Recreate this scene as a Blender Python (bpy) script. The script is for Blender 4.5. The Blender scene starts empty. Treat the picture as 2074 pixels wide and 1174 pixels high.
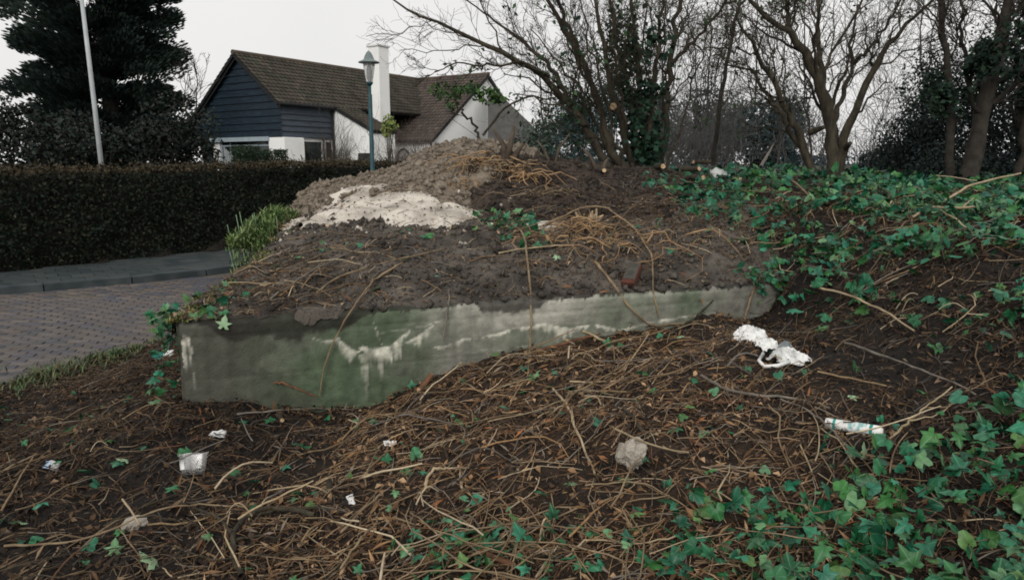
import bpy, math, random
import numpy as np
from mathutils import Vector, Matrix

scene = bpy.context.scene
R = math.radians
rng = np.random.default_rng(11)
random.seed(11)

# ------------------------------------------------------------------ camera
F_PX, CX, CY, PITCH, CAM_Z = 1450.0, 1037.0, 587.0, R(10.0), 1.75
cam_data = bpy.data.cameras.new('camera')
cam = bpy.data.objects.new('camera', cam_data)
scene.collection.objects.link(cam)
cam_data.sensor_width = 36.0
cam_data.lens = 36.0 * F_PX / 2074.0
cam_data.clip_start = 0.05
cam_data.clip_end = 3000.0
cam.location = (0, 0, CAM_Z)
cam.rotation_euler = (R(90) - PITCH, 0, 0)
scene.camera = cam

# ------------------------------------------------------------------ sky and sun (overcast)
SUN_EL, SUN_AZ = 30.0, 192.0          # azimuth clockwise from +Y
world = bpy.data.worlds.new('World')
scene.world = world
world.use_nodes = True
wn, wl = world.node_tree.nodes, world.node_tree.links
wn.clear()
w_out = wn.new('ShaderNodeOutputWorld')
w_bg = wn.new('ShaderNodeBackground')
w_sky = wn.new('ShaderNodeTexSky')
w_sky.sky_type = 'NISHITA'
w_sky.sun_disc = False
w_sky.sun_elevation = R(SUN_EL)
w_sky.sun_rotation = R(SUN_AZ)
w_sky.dust_density = 4.0
w_hsv = wn.new('ShaderNodeHueSaturation')
w_hsv.inputs['Saturation'].default_value = 0.12
w_mix = wn.new('ShaderNodeMixRGB')
w_mix.inputs[0].default_value = 0.88                       # closed cloud cover
w_noise = wn.new('ShaderNodeTexNoise')
w_noise.inputs['Scale'].default_value = 2.2
w_noise.inputs['Detail'].default_value = 4.0
w_ramp = wn.new('ShaderNodeValToRGB')
w_ramp.color_ramp.elements[0].position = 0.25
w_ramp.color_ramp.elements[0].color = (0.80, 0.795, 0.79, 1)
w_ramp.color_ramp.elements[1].position = 0.75
w_ramp.color_ramp.elements[1].color = (0.90, 0.885, 0.865, 1)
w_mul = wn.new('ShaderNodeMixRGB')
w_mul.blend_type = 'MULTIPLY'
w_mul.inputs[0].default_value = 1.0
w_mul.inputs[2].default_value = (10.8, 10.8, 10.8, 1)
wl.new(w_sky.outputs[0], w_hsv.inputs['Color'])
wl.new(w_noise.outputs['Fac'], w_ramp.inputs[0])
wl.new(w_ramp.outputs[0], w_mul.inputs[1])
wl.new(w_hsv.outputs[0], w_mix.inputs[1])
wl.new(w_mul.outputs[0], w_mix.inputs[2])
wl.new(w_mix.outputs[0], w_bg.inputs['Color'])
w_bg.inputs['Strength'].default_value = 0.10
wl.new(w_bg.outputs[0], w_out.inputs[0])

sun_data = bpy.data.lights.new('sun', 'SUN')
sun_data.energy = 1.5
sun_data.angle = R(25)
sun_data.color = (1.0, 0.97, 0.92)
sun = bpy.data.objects.new('sun', sun_data)
scene.collection.objects.link(sun)
_sd = Vector((math.sin(R(SUN_AZ)) * math.cos(R(SUN_EL)), math.cos(R(SUN_AZ)) * math.cos(R(SUN_EL)), math.sin(R(SUN_EL))))
sun.rotation_euler = (-_sd).to_track_quat('-Z', 'Y').to_euler()
sun.location = _sd * 60

vs = scene.view_settings
vs.view_transform = 'Standard'
vs.look = 'None'
vs.gamma = 1.0
vs.use_curve_mapping = False
vs.exposure = 0.0
scene.render.engine = 'CYCLES'
scene.cycles.filter_width = 1.8          # soft lens and grainy film
scene.cycles.max_bounces = 5
scene.cycles.transparent_max_bounces = 8

# ------------------------------------------------------------------ helpers: projection
cp, sp = math.cos(PITCH), math.sin(PITCH)
def ray(px, py):
    xr, yr = (px - CX) / F_PX, (CY - py) / F_PX
    return np.array([xr, cp + yr * sp, -sp + yr * cp])
def P(px, py, d):
    """the point seen at a place of the photo, d metres ahead"""
    r = ray(px, py)
    return np.array([0, 0, CAM_Z]) + r * (d / r[1])
def Pz(px, py, z):
    r = ray(px, py)
    return np.array([0, 0, CAM_Z]) + r * ((z - CAM_Z) / r[2])
def project(p):
    p = np.asarray(p, float)
    x, y, z = p[..., 0], p[..., 1], p[..., 2] - CAM_Z
    ax = np.maximum(y * cp - z * sp, 1e-3)
    return CX + F_PX * x / ax, CY - F_PX * (y * sp + z * cp) / ax, ax

# ------------------------------------------------------------------ helpers: noise, interpolation
def _hash(i, j, s):
    h = (i.astype(np.int64) * 374761393 + j.astype(np.int64) * 668265263 + s * 1442695041) & 0x7fffffff
    h = ((h ^ (h >> 13)) * 1274126177) & 0x7fffffff
    return ((h ^ (h >> 16)) & 0xffff) / 65535.0
def vnoise(x, y, s=0):
    xi, yi = np.floor(x), np.floor(y)
    fx, fy = x - xi, y - yi
    fx, fy = fx * fx * (3 - 2 * fx), fy * fy * (3 - 2 * fy)
    a, b = _hash(xi, yi, s), _hash(xi + 1, yi, s)
    c, d = _hash(xi, yi + 1, s), _hash(xi + 1, yi + 1, s)
    return (a + (b - a) * fx) * (1 - fy) + (c + (d - c) * fx) * fy
def fbm(x, y, s=0, oct=4):
    x, y = np.asarray(x, float), np.asarray(y, float)
    v, a, t = 0, 1.0, 0
    for o in range(oct):
        v = v + a * (vnoise(x * 2 ** o + 17.3 * o, y * 2 ** o - 9.1 * o, s + o) - 0.5)
        t += a
        a *= 0.55
    return v / t * 2
class Rbf:
    def __init__(self, pts):
        p = np.array(pts, float)
        self.c = p[:, :2]
        n = len(p)
        r = np.linalg.norm(self.c[:, None] - self.c[None], axis=2)
        A = np.zeros((n + 3, n + 3))
        A[:n, :n] = r + np.eye(n) * 0.02
        A[:n, n] = 1
        A[:n, n + 1:] = self.c
        A[n, :n] = 1
        A[n + 1:, :n] = self.c.T
        b = np.concatenate([p[:, 2], np.zeros(3)])
        self.w = np.linalg.lstsq(A, b, rcond=None)[0]
    def __call__(self, x, y):
        x, y = np.asarray(x, float), np.asarray(y, float)
        sh = x.shape
        q = np.stack([x.ravel(), y.ravel()], 1)
        n = len(self.c)
        out = np.empty(len(q))
        for k in range(0, len(q), 40000):
            s = q[k:k + 40000]
            r = np.sqrt(((s[:, None] - self.c[None]) ** 2).sum(2))
            out[k:k + 40000] = r @ self.w[:n] + self.w[n] + s @ self.w[n + 1:]
        return out.reshape(sh)
def in_poly(x, y, poly):
    x, y = np.asarray(x, float), np.asarray(y, float)
    ins = np.zeros(x.shape, bool)
    n = len(poly)
    for i in range(n):
        x1, y1 = poly[i]
        x2, y2 = poly[(i + 1) % n]
        c = ((y1 > y) != (y2 > y)) & (x < (x2 - x1) * (y - y1) / ((y2 - y1) or 1e-9) + x1)
        ins ^= c
    return ins
def sm(a, b, x):
    t = np.clip((np.asarray(x, float) - a) / (b - a), 0, 1)
    return t * t * (3 - 2 * t)

# ------------------------------------------------------------------ helpers: objects
COL = scene.collection
def fast_mesh(name, V, Fc, col=None, smooth=False, attr='Col'):
    V = np.ascontiguousarray(V, np.float32)
    Fc = np.ascontiguousarray(Fc, np.int32)
    m, k = Fc.shape
    me = bpy.data.meshes.new(name)
    me.vertices.add(len(V))
    me.vertices.foreach_set('co', V.ravel())
    me.loops.add(m * k)
    me.loops.foreach_set('vertex_index', Fc.ravel())
    me.polygons.add(m)
    me.polygons.foreach_set('loop_start', np.arange(0, m * k, k, dtype=np.int32))
    me.polygons.foreach_set('loop_total', np.full(m, k, np.int32))
    if smooth:
        me.polygons.foreach_set('use_smooth', np.ones(m, bool))
    me.update(calc_edges=True)
    if col is not None:
        col = np.asarray(col, np.float32)
        if col.shape[1] == 3:
            col = np.concatenate([col, np.ones((len(col), 1), np.float32)], 1)
        a = me.attributes.new(attr, 'FLOAT_COLOR', 'POINT')
        a.data.foreach_set('color', np.ascontiguousarray(col).ravel())
    return me
def link(name, me, mat=None, parent=None, loc=None):
    o = bpy.data.objects.new(name, me)
    if mat is not None and me is not None and len(me.materials) == 0:
        me.materials.append(mat)
    COL.objects.link(o)
    if parent is not None:
        o.parent = parent
        o.matrix_parent_inverse = Matrix.Translation(-Vector(parent.location))
    if loc is not None:
        o.location = loc
    return o
def tag(o, label=None, cat=None, group=None, kind=None):
    if label: o['label'] = label
    if cat: o['category'] = cat
    if group: o['group'] = group
    if kind: o['kind'] = kind
    return o
def thing(name, loc, label, cat, group=None):
    o = bpy.data.objects.new(name, None)
    o.empty_display_size = 0.1
    COL.objects.link(o)
    o.location = [float(c) for c in loc]
    return tag(o, label, cat, group)
class MB:
    """collects quads/triangles, builds one mesh"""
    def __init__(self):
        self.v, self.f = [], []
    def add(self, vs_, fs):
        b = len(self.v)
        self.v += [tuple(float(c) for c in v) for v in vs_]
        self.f += [tuple(i + b for i in f) for f in fs]
        return self
    def box(self, c, s, rot=None, bev=0.0):
        hx, hy, hz = s[0] / 2, s[1] / 2, s[2] / 2
        M = rot if rot is not None else Matrix.Identity(3)
        pts = []
        if bev <= 0:
            pts = [(-hx, -hy, -hz), (hx, -hy, -hz), (hx, hy, -hz), (-hx, hy, -hz), (-hx, -hy, hz), (hx, -hy, hz), (hx, hy, hz), (-hx, hy, hz)]
            fs = [(0, 3, 2, 1), (4, 5, 6, 7), (0, 1, 5, 4), (1, 2, 6, 5), (2, 3, 7, 6), (3, 0, 4, 7)]
        else:
            b = bev
            rings = [(-hz, b), (-hz + b, 0), (hz - b, 0), (hz, b)]
            for z, q in rings:
                x, y = hx - q, hy - q
                pts += [(-x, -y, z), (x, -y, z), (x, y, z), (-x, y, z)]
            fs = [(0, 3, 2, 1), (12, 13, 14, 15)]
            for r in range(3):
                for i in range(4):
                    j = (i + 1) % 4
                    fs.append((r * 4 + i, r * 4 + j, r * 4 + 4 + j, r * 4 + 4 + i))
        self.add([Vector(c) + M @ Vector(p) for p in pts], fs)
        return self
    def slab(self, quad, th):
        """a quad given thickness along its own normal (downwards)"""
        q = [Vector(p) for p in quad]
        n = (q[1] - q[0]).cross(q[2] - q[0]).normalized()
        k = len(q)
        lo = [p - n * th for p in q]
        fs = [tuple(range(k)), tuple(range(2 * k - 1, k - 1, -1))]
        for i in range(k):
            j = (i + 1) % k
            fs.append((i, k + i, k + j, j))
        return self.add(q + lo, fs)
    def tube(self, pts, rad, sides=6, cap=True):
        pts = [Vector(p) for p in pts]
        n = len(pts)
        if not hasattr(rad, '__len__'):
            rad = [rad] * n
        ref = Vector((0.13, 0.21, 0.97))
        if abs((pts[-1] - pts[0]).normalized().dot(ref)) > 0.9:
            ref = Vector((0.97, 0.2, 0.1))
        vs_ = []
        for i, p in enumerate(pts):
            t = (pts[min(i + 1, n - 1)] - pts[max(i - 1, 0)]).normalized()
            a = t.cross(ref).normalized()
            b = t.cross(a)
            for k in range(sides):
                an = 2 * math.pi * k / sides
                vs_.append(p + (a * math.cos(an) + b * math.sin(an)) * rad[i])
        fs = []
        for i in range(n - 1):
            for k in range(sides):
                j = (k + 1) % sides
                fs.append((i * sides + k, i * sides + j, (i + 1) * sides + j, (i + 1) * sides + k))
        if cap:
            fs.append(tuple(range(sides - 1, -1, -1)))
            fs.append(tuple(range((n - 1) * sides, n * sides)))
        return self.add(vs_, fs)
    def build(self, name, mat, parent=None, smooth=False):
        me = bpy.data.meshes.new(name)
        me.from_pydata(self.v, [], self.f)
        if smooth:
            for p in me.polygons:
                p.use_smooth = True
        me.update()
        return link(name, me, mat, parent)

def batch_tubes(pts, rad, sides=4):
    """pts (B,n,3), rad (B,n) -> V, F ; every tube capped by tapering"""
    B, n, _ = pts.shape
    t = np.empty_like(pts)
    t[:, 1:-1] = pts[:, 2:] - pts[:, :-2]
    t[:, 0] = pts[:, 1] - pts[:, 0]
    t[:, -1] = pts[:, -1] - pts[:, -2]
    t /= np.linalg.norm(t, axis=2, keepdims=True) + 1e-9
    d = pts[:, -1] - pts[:, 0]
    d /= np.linalg.norm(d, axis=1, keepdims=True) + 1e-9
    ref = np.tile(np.array([0.1, 0.2, 0.97]), (B, 1))
    ref[np.abs(d[:, 2]) > 0.8] = (0.97, 0.15, 0.1)
    a = np.cross(t, ref[:, None, :])
    a /= np.linalg.norm(a, axis=2, keepdims=True) + 1e-9
    b = np.cross(t, a)
    an = np.arange(sides) * 2 * np.pi / sides
    V = pts[:, :, None, :] + rad[:, :, None, None] * (a[:, :, None, :] * np.cos(an)[None, None, :, None] + b[:, :, None, :] * np.sin(an)[None, None, :, None])
    i = np.arange(n - 1)[:, None] * sides
    k = np.arange(sides)[None]
    j = (k + 1) % sides
    q = np.stack([i + k, i + j, i + sides + j, i + sides + k], -1).reshape(-1, 4)
    Fc = (np.arange(B)[:, None, None] * n * sides + q[None]).reshape(-1, 4)
    return V.reshape(-1, 3), Fc
def rand_dirs(n, r):
    v = r.normal(size=(n, 3))
    return v / np.linalg.norm(v, axis=1, keepdims=True)
def kites(pos, nrm, size, r, aspect=0.6, bend=0.15):
    """leaf-sized kite faces at pos with normals nrm"""
    n = len(pos)
    up = rand_dirs(n, r)
    a = np.cross(nrm, up)
    a /= np.linalg.norm(a, axis=1, keepdims=True) + 1e-9
    b = np.cross(nrm, a)
    s = size[:, None] if hasattr(size, '__len__') else np.full((n, 1), size)
    V = np.stack([pos - a * s * 0.5, pos + b * s * 0.5 * aspect + nrm * s * bend, pos + a * s * 0.5, pos - b * s * 0.5 * aspect + nrm * s * bend], 1)
    Fc = np.arange(n * 4).reshape(n, 4)
    return V.reshape(-1, 3), Fc
def merge(parts):
    Vs, Fs, Cs, b = [], [], [], 0
    for p in parts:
        Vs.append(p[0]); Fs.append(p[1] + b); b += len(p[0])
        if len(p) > 2: Cs.append(p[2])
    return np.concatenate(Vs), np.concatenate(Fs), (np.concatenate(Cs) if Cs else None)

# ------------------------------------------------------------------ helpers: materials
def mat(name, col, rough=0.85, col2=None, scale=6.0, detail=6.0, lo=0.35, hi=0.65, bump=0.0, bscale=None, attr=None, rnd=None, spec=0.3, coord='Object', trans=0.0, stretch=None, bdist=0.02):
    m = bpy.data.materials.new(name)
    m.use_nodes = True
    N, L = m.node_tree.nodes, m.node_tree.links
    b = N['Principled BSDF']
    b.inputs['Roughness'].default_value = rough
    b.inputs['Specular IOR Level'].default_value = spec
    tc = N.new('ShaderNodeTexCoord')
    if coord == 'World':
        src = N.new('ShaderNodeNewGeometry').outputs['Position']
    else:
        src = tc.outputs[coord]
    if stretch:
        mp = N.new('ShaderNodeMapping')
        mp.inputs['Scale'].default_value = stretch
        L.new(src, mp.inputs[0])
        src = mp.outputs[0]
    out = None
    if attr:
        a = N.new('ShaderNodeAttribute')
        a.attribute_name = attr
        out = a.outputs['Color']
    elif rnd:
        oi = N.new('ShaderNodeObjectInfo')
        rp = N.new('ShaderNodeValToRGB')
        e = rp.color_ramp.elements
        while len(e) < len(rnd): e.new(0.5)
        for i, c in enumerate(rnd):
            e[i].position = i / (len(rnd) - 1)
            e[i].color = (*c, 1)
        L.new(oi.outputs['Random'], rp.inputs[0])
        out = rp.outputs[0]
    if col2 is not None or out is None:
        nz = N.new('ShaderNodeTexNoise')
        nz.inputs['Scale'].default_value = scale
        nz.inputs['Detail'].default_value = detail
        L.new(src, nz.inputs['Vector'])
        rp = N.new('ShaderNodeValToRGB')
        rp.color_ramp.elements[0].position = lo
        rp.color_ramp.elements[1].position = hi
        c2 = col2 if col2 is not None else tuple(c * 0.8 for c in col)
        if out is None:
            rp.color_ramp.elements[0].color = (*col, 1)
            rp.color_ramp.elements[1].color = (*c2, 1)
            L.new(nz.outputs['Fac'], rp.inputs[0])
            out = rp.outputs[0]
        else:                                     # attribute colour varied by noise
            rp.color_ramp.elements[0].color = (*col, 1)
            rp.color_ramp.elements[1].color = (*c2, 1)
            L.new(nz.outputs['Fac'], rp.inputs[0])
            mx = N.new('ShaderNodeMixRGB')
            mx.blend_type = 'MULTIPLY'
            mx.inputs[0].default_value = 1.0
            L.new(out, mx.inputs[1])
            L.new(rp.outputs[0], mx.inputs[2])
            out = mx.outputs[0]
    L.new(out, b.inputs['Base Color'])
    if bump:
        n2 = N.new('ShaderNodeTexNoise')
        n2.inputs['Scale'].default_value = bscale or scale * 4
        n2.inputs['Detail'].default_value = 8
        L.new(src, n2.inputs['Vector'])
        bp = N.new('ShaderNodeBump')
        bp.inputs['Strength'].default_value = bump
        bp.inputs['Distance'].default_value = bdist
        L.new(n2.outputs['Fac'], bp.inputs['Height'])
        L.new(bp.outputs[0], b.inputs['Normal'])
    if trans:
        b.inputs['Transmission Weight'].default_value = trans
    return m

# ================================================================== materials
M = {}
def vein_leaf(m):
    """paler veins radiating from the stalk end of a leaf"""
    N, L = m.node_tree.nodes, m.node_tree.links
    b = N['Principled BSDF']
    src = b.inputs['Base Color'].links[0].from_socket
    tc = N.new('ShaderNodeTexCoord'); sx = N.new('ShaderNodeSeparateXYZ')
    L.new(tc.outputs['Object'], sx.inputs[0])
    def mth(op, a, c=None):
        n = N.new('ShaderNodeMath'); n.operation = op
        for i, q in enumerate((a, c)):
            if q is None: continue
            if isinstance(q, (int, float)): n.inputs[i].default_value = q
            else: L.new(q, n.inputs[i])
        return n.outputs[0]
    ang = mth('ARCTAN2', mth('SUBTRACT', sx.outputs[1], .06), sx.outputs[0])
    fr = mth('ABSOLUTE', mth('SINE', mth('MULTIPLY', mth('SUBTRACT', ang, math.pi / 2), 3.75)))
    mask = mth('MULTIPLY', mth('SUBTRACT', 1.0, mth('MINIMUM', mth('MULTIPLY', fr, 4.0), 1.0)), .32)
    mx = N.new('ShaderNodeMixRGB')
    mx.inputs[2].default_value = (0.25, 0.40, 0.26, 1)
    L.new(mask, mx.inputs[0]); L.new(src, mx.inputs[1]); L.new(mx.outputs[0], b.inputs['Base Color'])
M['soil_dark'] = mat('soil_dark', (0.018, 0.013, 0.010), 0.95, (0.062, 0.046, 0.036), 5, 9, 0.32, 0.68, 0.9, 45, coord='World')
M['debris'] = mat('debris', (0.4, 0.4, 0.4), 0.95, (1.9, 1.8, 1.7), 11, 12, 0.34, 0.68, 1.0, 45, coord='World', attr='Col', bdist=.05)
M['soil_top'] = mat('soil_top', (0.034, 0.029, 0.024), 0.95, (0.150, 0.130, 0.110), 3.2, 10, 0.34, 0.68, 1.0, 32, coord='World', bdist=.05)
M['sand'] = mat('sand', (0.19, 0.162, 0.133), 0.95, (0.60, 0.55, 0.48), 3.2, 11, 0.27, 0.58, 0.8, 30, coord='World')
M['gravel'] = mat('gravel', (0.105, 0.083, 0.062), 0.95, (0.27, 0.225, 0.175), 11, 12, 0.32, 0.68, 1.0, 55, coord='World')
M['twig_attr'] = mat('twig_attr', (0.75, 0.75, 0.75), 0.8, (1.15, 1.15, 1.15), 40, 4, attr='Col', coord='World')
M['twig'] = mat('twig', (0.7, 0.7, 0.7), 0.8, (1.2, 1.2, 1.2), 30, 5, rnd=[(0.10, 0.065, 0.042), (0.21, 0.145, 0.085), (0.30, 0.215, 0.125), (0.15, 0.085, 0.045), (0.34, 0.26, 0.165), (0.17, 0.145, 0.12)], coord='World')
M['litter'] = mat('litter', (0.8, 0.8, 0.8), 0.85, (1.1, 1.1, 1.1), 20, 2, attr='Col', coord='World')
M['leaf_attr'] = mat('leaf_attr', (0.85, 0.85, 0.85), 0.5, (1.15, 1.15, 1.15), 25, 3, attr='Col', coord='World', spec=0.35)
M['foliage'] = mat('foliage', (0.8, 0.8, 0.8), 0.7, (1.2, 1.2, 1.2), 3, 3, attr='Col', coord='World', spec=0.15)
M['ivy'] = mat('ivy', (0.7, 0.7, 0.7), 0.45, (1.2, 1.2, 1.2), 3, 4, rnd=[(0.006, 0.060, 0.022), (0.014, 0.130, 0.050), (0.010, 0.090, 0.050), (0.045, 0.17, 0.04), (0.014, 0.12, 0.075), (0.13, 0.27, 0.12), (0.006, 0.055, 0.024), (0.03, 0.21, 0.12), (0.020, 0.105, 0.030), (0.10, 0.19, 0.05)], spec=0.28)
vein_leaf(M['ivy'])
M['leaf_pale'] = mat('leaf_pale', (0.22, 0.36, 0.20), 0.5, (0.30, 0.42, 0.26), 30, 3, spec=0.3)
M['bark'] = mat('bark', (0.026, 0.021, 0.015), 0.9, (0.068, 0.058, 0.038), 14, 8, 0.35, 0.68, 1.0, 60, coord='World', stretch=(1, 1, .35))
M['bark_dark'] = mat('bark_dark', (0.020, 0.017, 0.014), 0.9, (0.045, 0.038, 0.030), 9, 8, 0.35, 0.68, 0.6, 40, coord='World')
M['cane'] = mat('cane', (0.13, 0.088, 0.05), 0.75, (0.25, 0.185, 0.11), 12, 5, coord='World')
M['cane_grey'] = mat('cane_grey', (0.09, 0.078, 0.066), 0.8, (0.20, 0.175, 0.14), 12, 5, coord='World')
M['cane_pale'] = mat('cane_pale', (0.26, 0.20, 0.12), 0.75, (0.42, 0.33, 0.21), 12, 5, coord='World')
M['cane_red'] = mat('cane_red', (0.075, 0.038, 0.022), 0.85, (0.18, 0.085, 0.045), 14, 5, coord='World')
M['cut_wood'] = mat('cut_wood', (0.34, 0.22, 0.12), 0.8, (0.62, 0.46, 0.29), 26, 5)
M['white'] = mat('white', (0.72, 0.72, 0.71), 0.6, (0.60, 0.60, 0.58), 2.0, 6, 0.45, 0.85, 0.1, 30, coord='World')
M['plaster'] = mat('plaster', (0.86, 0.86, 0.84), 0.9, (0.70, 0.69, 0.66), 0.9, 8, 0.55, 0.85, 0.3, 25, coord='World')
M['glass'] = mat('glass', (0.012, 0.020, 0.022), 0.06, (0.02, 0.03, 0.03), 1.0, 2, spec=0.5)
M['metal_green'] = mat('metal_green', (0.005, 0.040, 0.050), 0.5, (0.010, 0.060, 0.070), 8, 4, spec=0.35)

# ================================================================== the lie of the land
KERB = [(-16, 4.2), (-12, 6.8), (-9.5, 8.2), (-7.0, 9.63), (-5.23, 10.9), (-4.0, 12.6), (-2.6, 15.0), (0.5, 20.5), (6, 30), (12, 41)]
HEDGE = [(-18, 1.5), (-14, 5.0), (-10.2, 8.6), (-7.95, 11.08), (-5.8, 13.85), (-3.9, 16.3), (-1.5, 19.4), (2.2, 24.5)]
EDGE = [(-9.0, -6.0), (-6.3, 0.0), (-5.4, 2.1), (-4.06, 5.46), (-3.43, 6.99), (-2.9, 8.6), (-2.2, 10.4), (0.0, 15.0), (4.0, 22.0), (9, 31), (15, 41)]
road_poly = KERB + EDGE[::-1]
def poly_dist(x, y, line):
    x, y = np.asarray(x, float), np.asarray(y, float)
    best = np.full(x.shape, 1e9)
    for (x1, y1), (x2, y2) in zip(line[:-1], line[1:]):
        dx, dy = x2 - x1, y2 - y1
        t = np.clip(((x - x1) * dx + (y - y1) * dy) / (dx * dx + dy * dy), 0, 1)
        best = np.minimum(best, np.hypot(x - x1 - t * dx, y - y1 - t * dy))
    return best

WANG = R(19.0)
WC = np.array([-2.076, 4.234])
WU = np.array([math.cos(WANG), math.sin(WANG)])
WN = np.array([-math.sin(WANG), math.cos(WANG)])           # away from the camera
WS = np.array([-0.05, 0.99875])                            # line of the left side
WLEN, WDEP, WTOP = 4.75, 3.5, 0.80
_sn, _su = WS @ WN, WS @ WU
def wall_xyz(u, v, z):
    u, v, z = np.broadcast_arrays(np.asarray(u, float), np.asarray(v, float), np.asarray(z, float))
    return np.stack([WC[0] + WU[0] * u + WS[0] * v, WC[1] + WU[1] * u + WS[1] * v, z], -1)
def to_wall(x, y):
    dx, dy = x - WC[0], y - WC[1]
    v = (dx * WN[0] + dy * WN[1]) / _sn
    return dx * WU[0] + dy * WU[1] - v * _su, v
def wall_px(px, py):
    """(u, z) on the front face for a place in the photo"""
    r = ray(px, py)
    t = (WC @ WN) / (r[:2] @ WN)
    p = r * t
    return to_wall(p[0], p[1])[0], CAM_Z + p[2]
foot = []
for q in [(365, 818), (440, 822), (520, 824), (650, 820), (760, 806), (850, 770), (1000, 725), (1150, 700), (1280, 675), (1450, 652), (1560, 640)]:
    _u, _z = wall_px(*q)
    foot.append(tuple(wall_xyz(_u, -.04, _z)))
    foot.append(tuple(wall_xyz(_u, -.30, _z - .03)))

ground_pts = [
    (0, 0, .12), (-2, 0, .10), (2, 0, .25), (-4, 0, .06), (4.5, 0, .75), (-5.4, 1.2, .03), (0, -3, .12), (4, -4, .7), (8, -4, 1.2), (-5, -4, 0.02),
    (0, 2.5, .22), (-2, 2.5, .14), (-3.6, 2.6, .08), (1.2, 2.3, .30), (2.1, 2.3, .42), (3.2, 2.3, .72), (4.5, 2.6, 1.05), (-1, 3.6, .20),
    (-4.0, 4.6, .02), (-3.0, 4.5, .10), (-3.1, 5.8, .06), (-2.6, 6.8, .10), (-3.0, 7.8, .02),
    *foot, (2.55, 5.75, .95), (2.36, 5.66, .92), (2.2, 5.55, .82),
    (0.2, 4.0, .35), (1.0, 4.2, .50), (1.45, 4.55, .56), (.55, 3.24, .37), (1.63, 3.3, .47), (1.9, 4.1, .52), (2.2, 3.7, .60), (2.55, 3.7, .80), (3.3, 4.8, 1.17), (2.75, 5.1, .92),
    (2.8, 6.0, 1.08), (2.7, 6.5, 1.26), (3.4, 6.0, 1.26), (4.5, 6.7, 1.36), (3.45, 7.5, 1.41), (4.6, 10.2, 1.46), (2.0, 11.0, 1.62), (5.7, 9.1, 1.42), (7.5, 7.5, 1.45), (7, 4, 1.35),
    (0.5, 6.3, .9), (-1.5, 7.5, .8), (0, 9.5, 1.1), (-1.3, 10.5, .4), (3, 14, 1.55), (7, 14, 1.5), (12, 12, 1.5), (14, 4, 1.5), (5, 20, 1.5), (12, 22, 1.5), (20, 30, 1.45), (8, 40, 1.3), (30, 10, 1.5), (40, 60, 1.4),
    (-12, 20, .45), (-8, 24, .5), (-12, 32, .5), (-4, 30, .5), (2, 36, .6), (-22, 22, .45), (-25, 40, .5), (-40, 20, .4), (-40, 60, .5), (0, 60, 1.0), (-9, 3, 0), (-14, 0, 0), (40, -20, 1.0), (-30, -20, 0)]
ground_rbf = Rbf(ground_pts)
def ground_h(x, y, fine=True):
    x, y = np.asarray(x, float), np.asarray(y, float)
    z = ground_rbf(x, y)
    far = sm(55, 120, np.hypot(x, y))
    z = z * (1 - far) + 1.35 * far
    near = 1 - sm(14, 30, np.hypot(x, y - 4))
    n = 0.09 * fbm(x * 1.1, y * 1.1, 3, 3) * near
    if fine:
        n = n + 0.055 * fbm(x * 7, y * 7, 9, 3) * near
    z = z + n
    # beds of road and pavement
    hard = in_poly(x, y, KERB + HEDGE[::-1]) | in_poly(x, y, road_poly)
    d = np.minimum(poly_dist(x, y, EDGE), poly_dist(x, y, HEDGE))
    z = np.where(hard, np.minimum(z, -0.06), z)
    # verge comes down to the road edge
    de = poly_dist(x, y, EDGE)
    v = sm(0.0, 1.1, de)
    z = np.where(~hard & (x > -9) & (y < 14) & (y > -6), z * v + (0.015 + 0.03 * fbm(x * 6, y * 6, 5, 2)) * (1 - v), z)
    return z

# ------------------------------------------------------------------ ground sheet
def axis_coords(lo, hi, step, far):
    core = np.arange(lo, hi + 1e-6, step)
    g = step * np.cumsum(1.16 ** np.arange(1, 60))
    a = lo - g[g < far][::-1]
    b = hi + g[g < far]
    return np.concatenate([a, core, b])
gx = axis_coords(-6.5, 6.0, 0.06, 900)
gy = axis_coords(0.6, 8.2, 0.06, 900)
GX, GY = np.meshgrid(gx, gy)
GZ = ground_h(GX, GY)
V = np.stack([GX, GY, GZ], -1).reshape(-1, 3)
nx, ny = len(gx), len(gy)
ii, jj = np.meshgrid(np.arange(nx - 1), np.arange(ny - 1))
q = (jj * nx + ii).ravel()
Fc = np.stack([q, q + 1, q + nx + 1, q + nx], 1)
gxx, gyy = V[:, 0], V[:, 1]
_n = fbm(gxx * 1.3, gyy * 1.3, 13, 3)
_mid = (sm(-1.6, -.4, gxx + .5 * _n) * (1 - sm(1.3, 2.1, gxx + .4 * _n)) * (1 - sm(5.5, 6.5, gyy)))[:, None]
gcol = _mid * np.array([0.026, 0.017, 0.011]) + (1 - _mid) * np.array([0.013, 0.010, 0.008])
_far = sm(12, 25, np.hypot(gxx, gyy))[:, None]
gcol = gcol * (1 - _far) + np.array([0.035, 0.042, 0.025]) * _far
tag(link('ground', fast_mesh('ground', V, Fc, gcol, smooth=True), M['debris']), 'dark earth and rotting debris of the cleared roadside bank', kind='structure')

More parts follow.
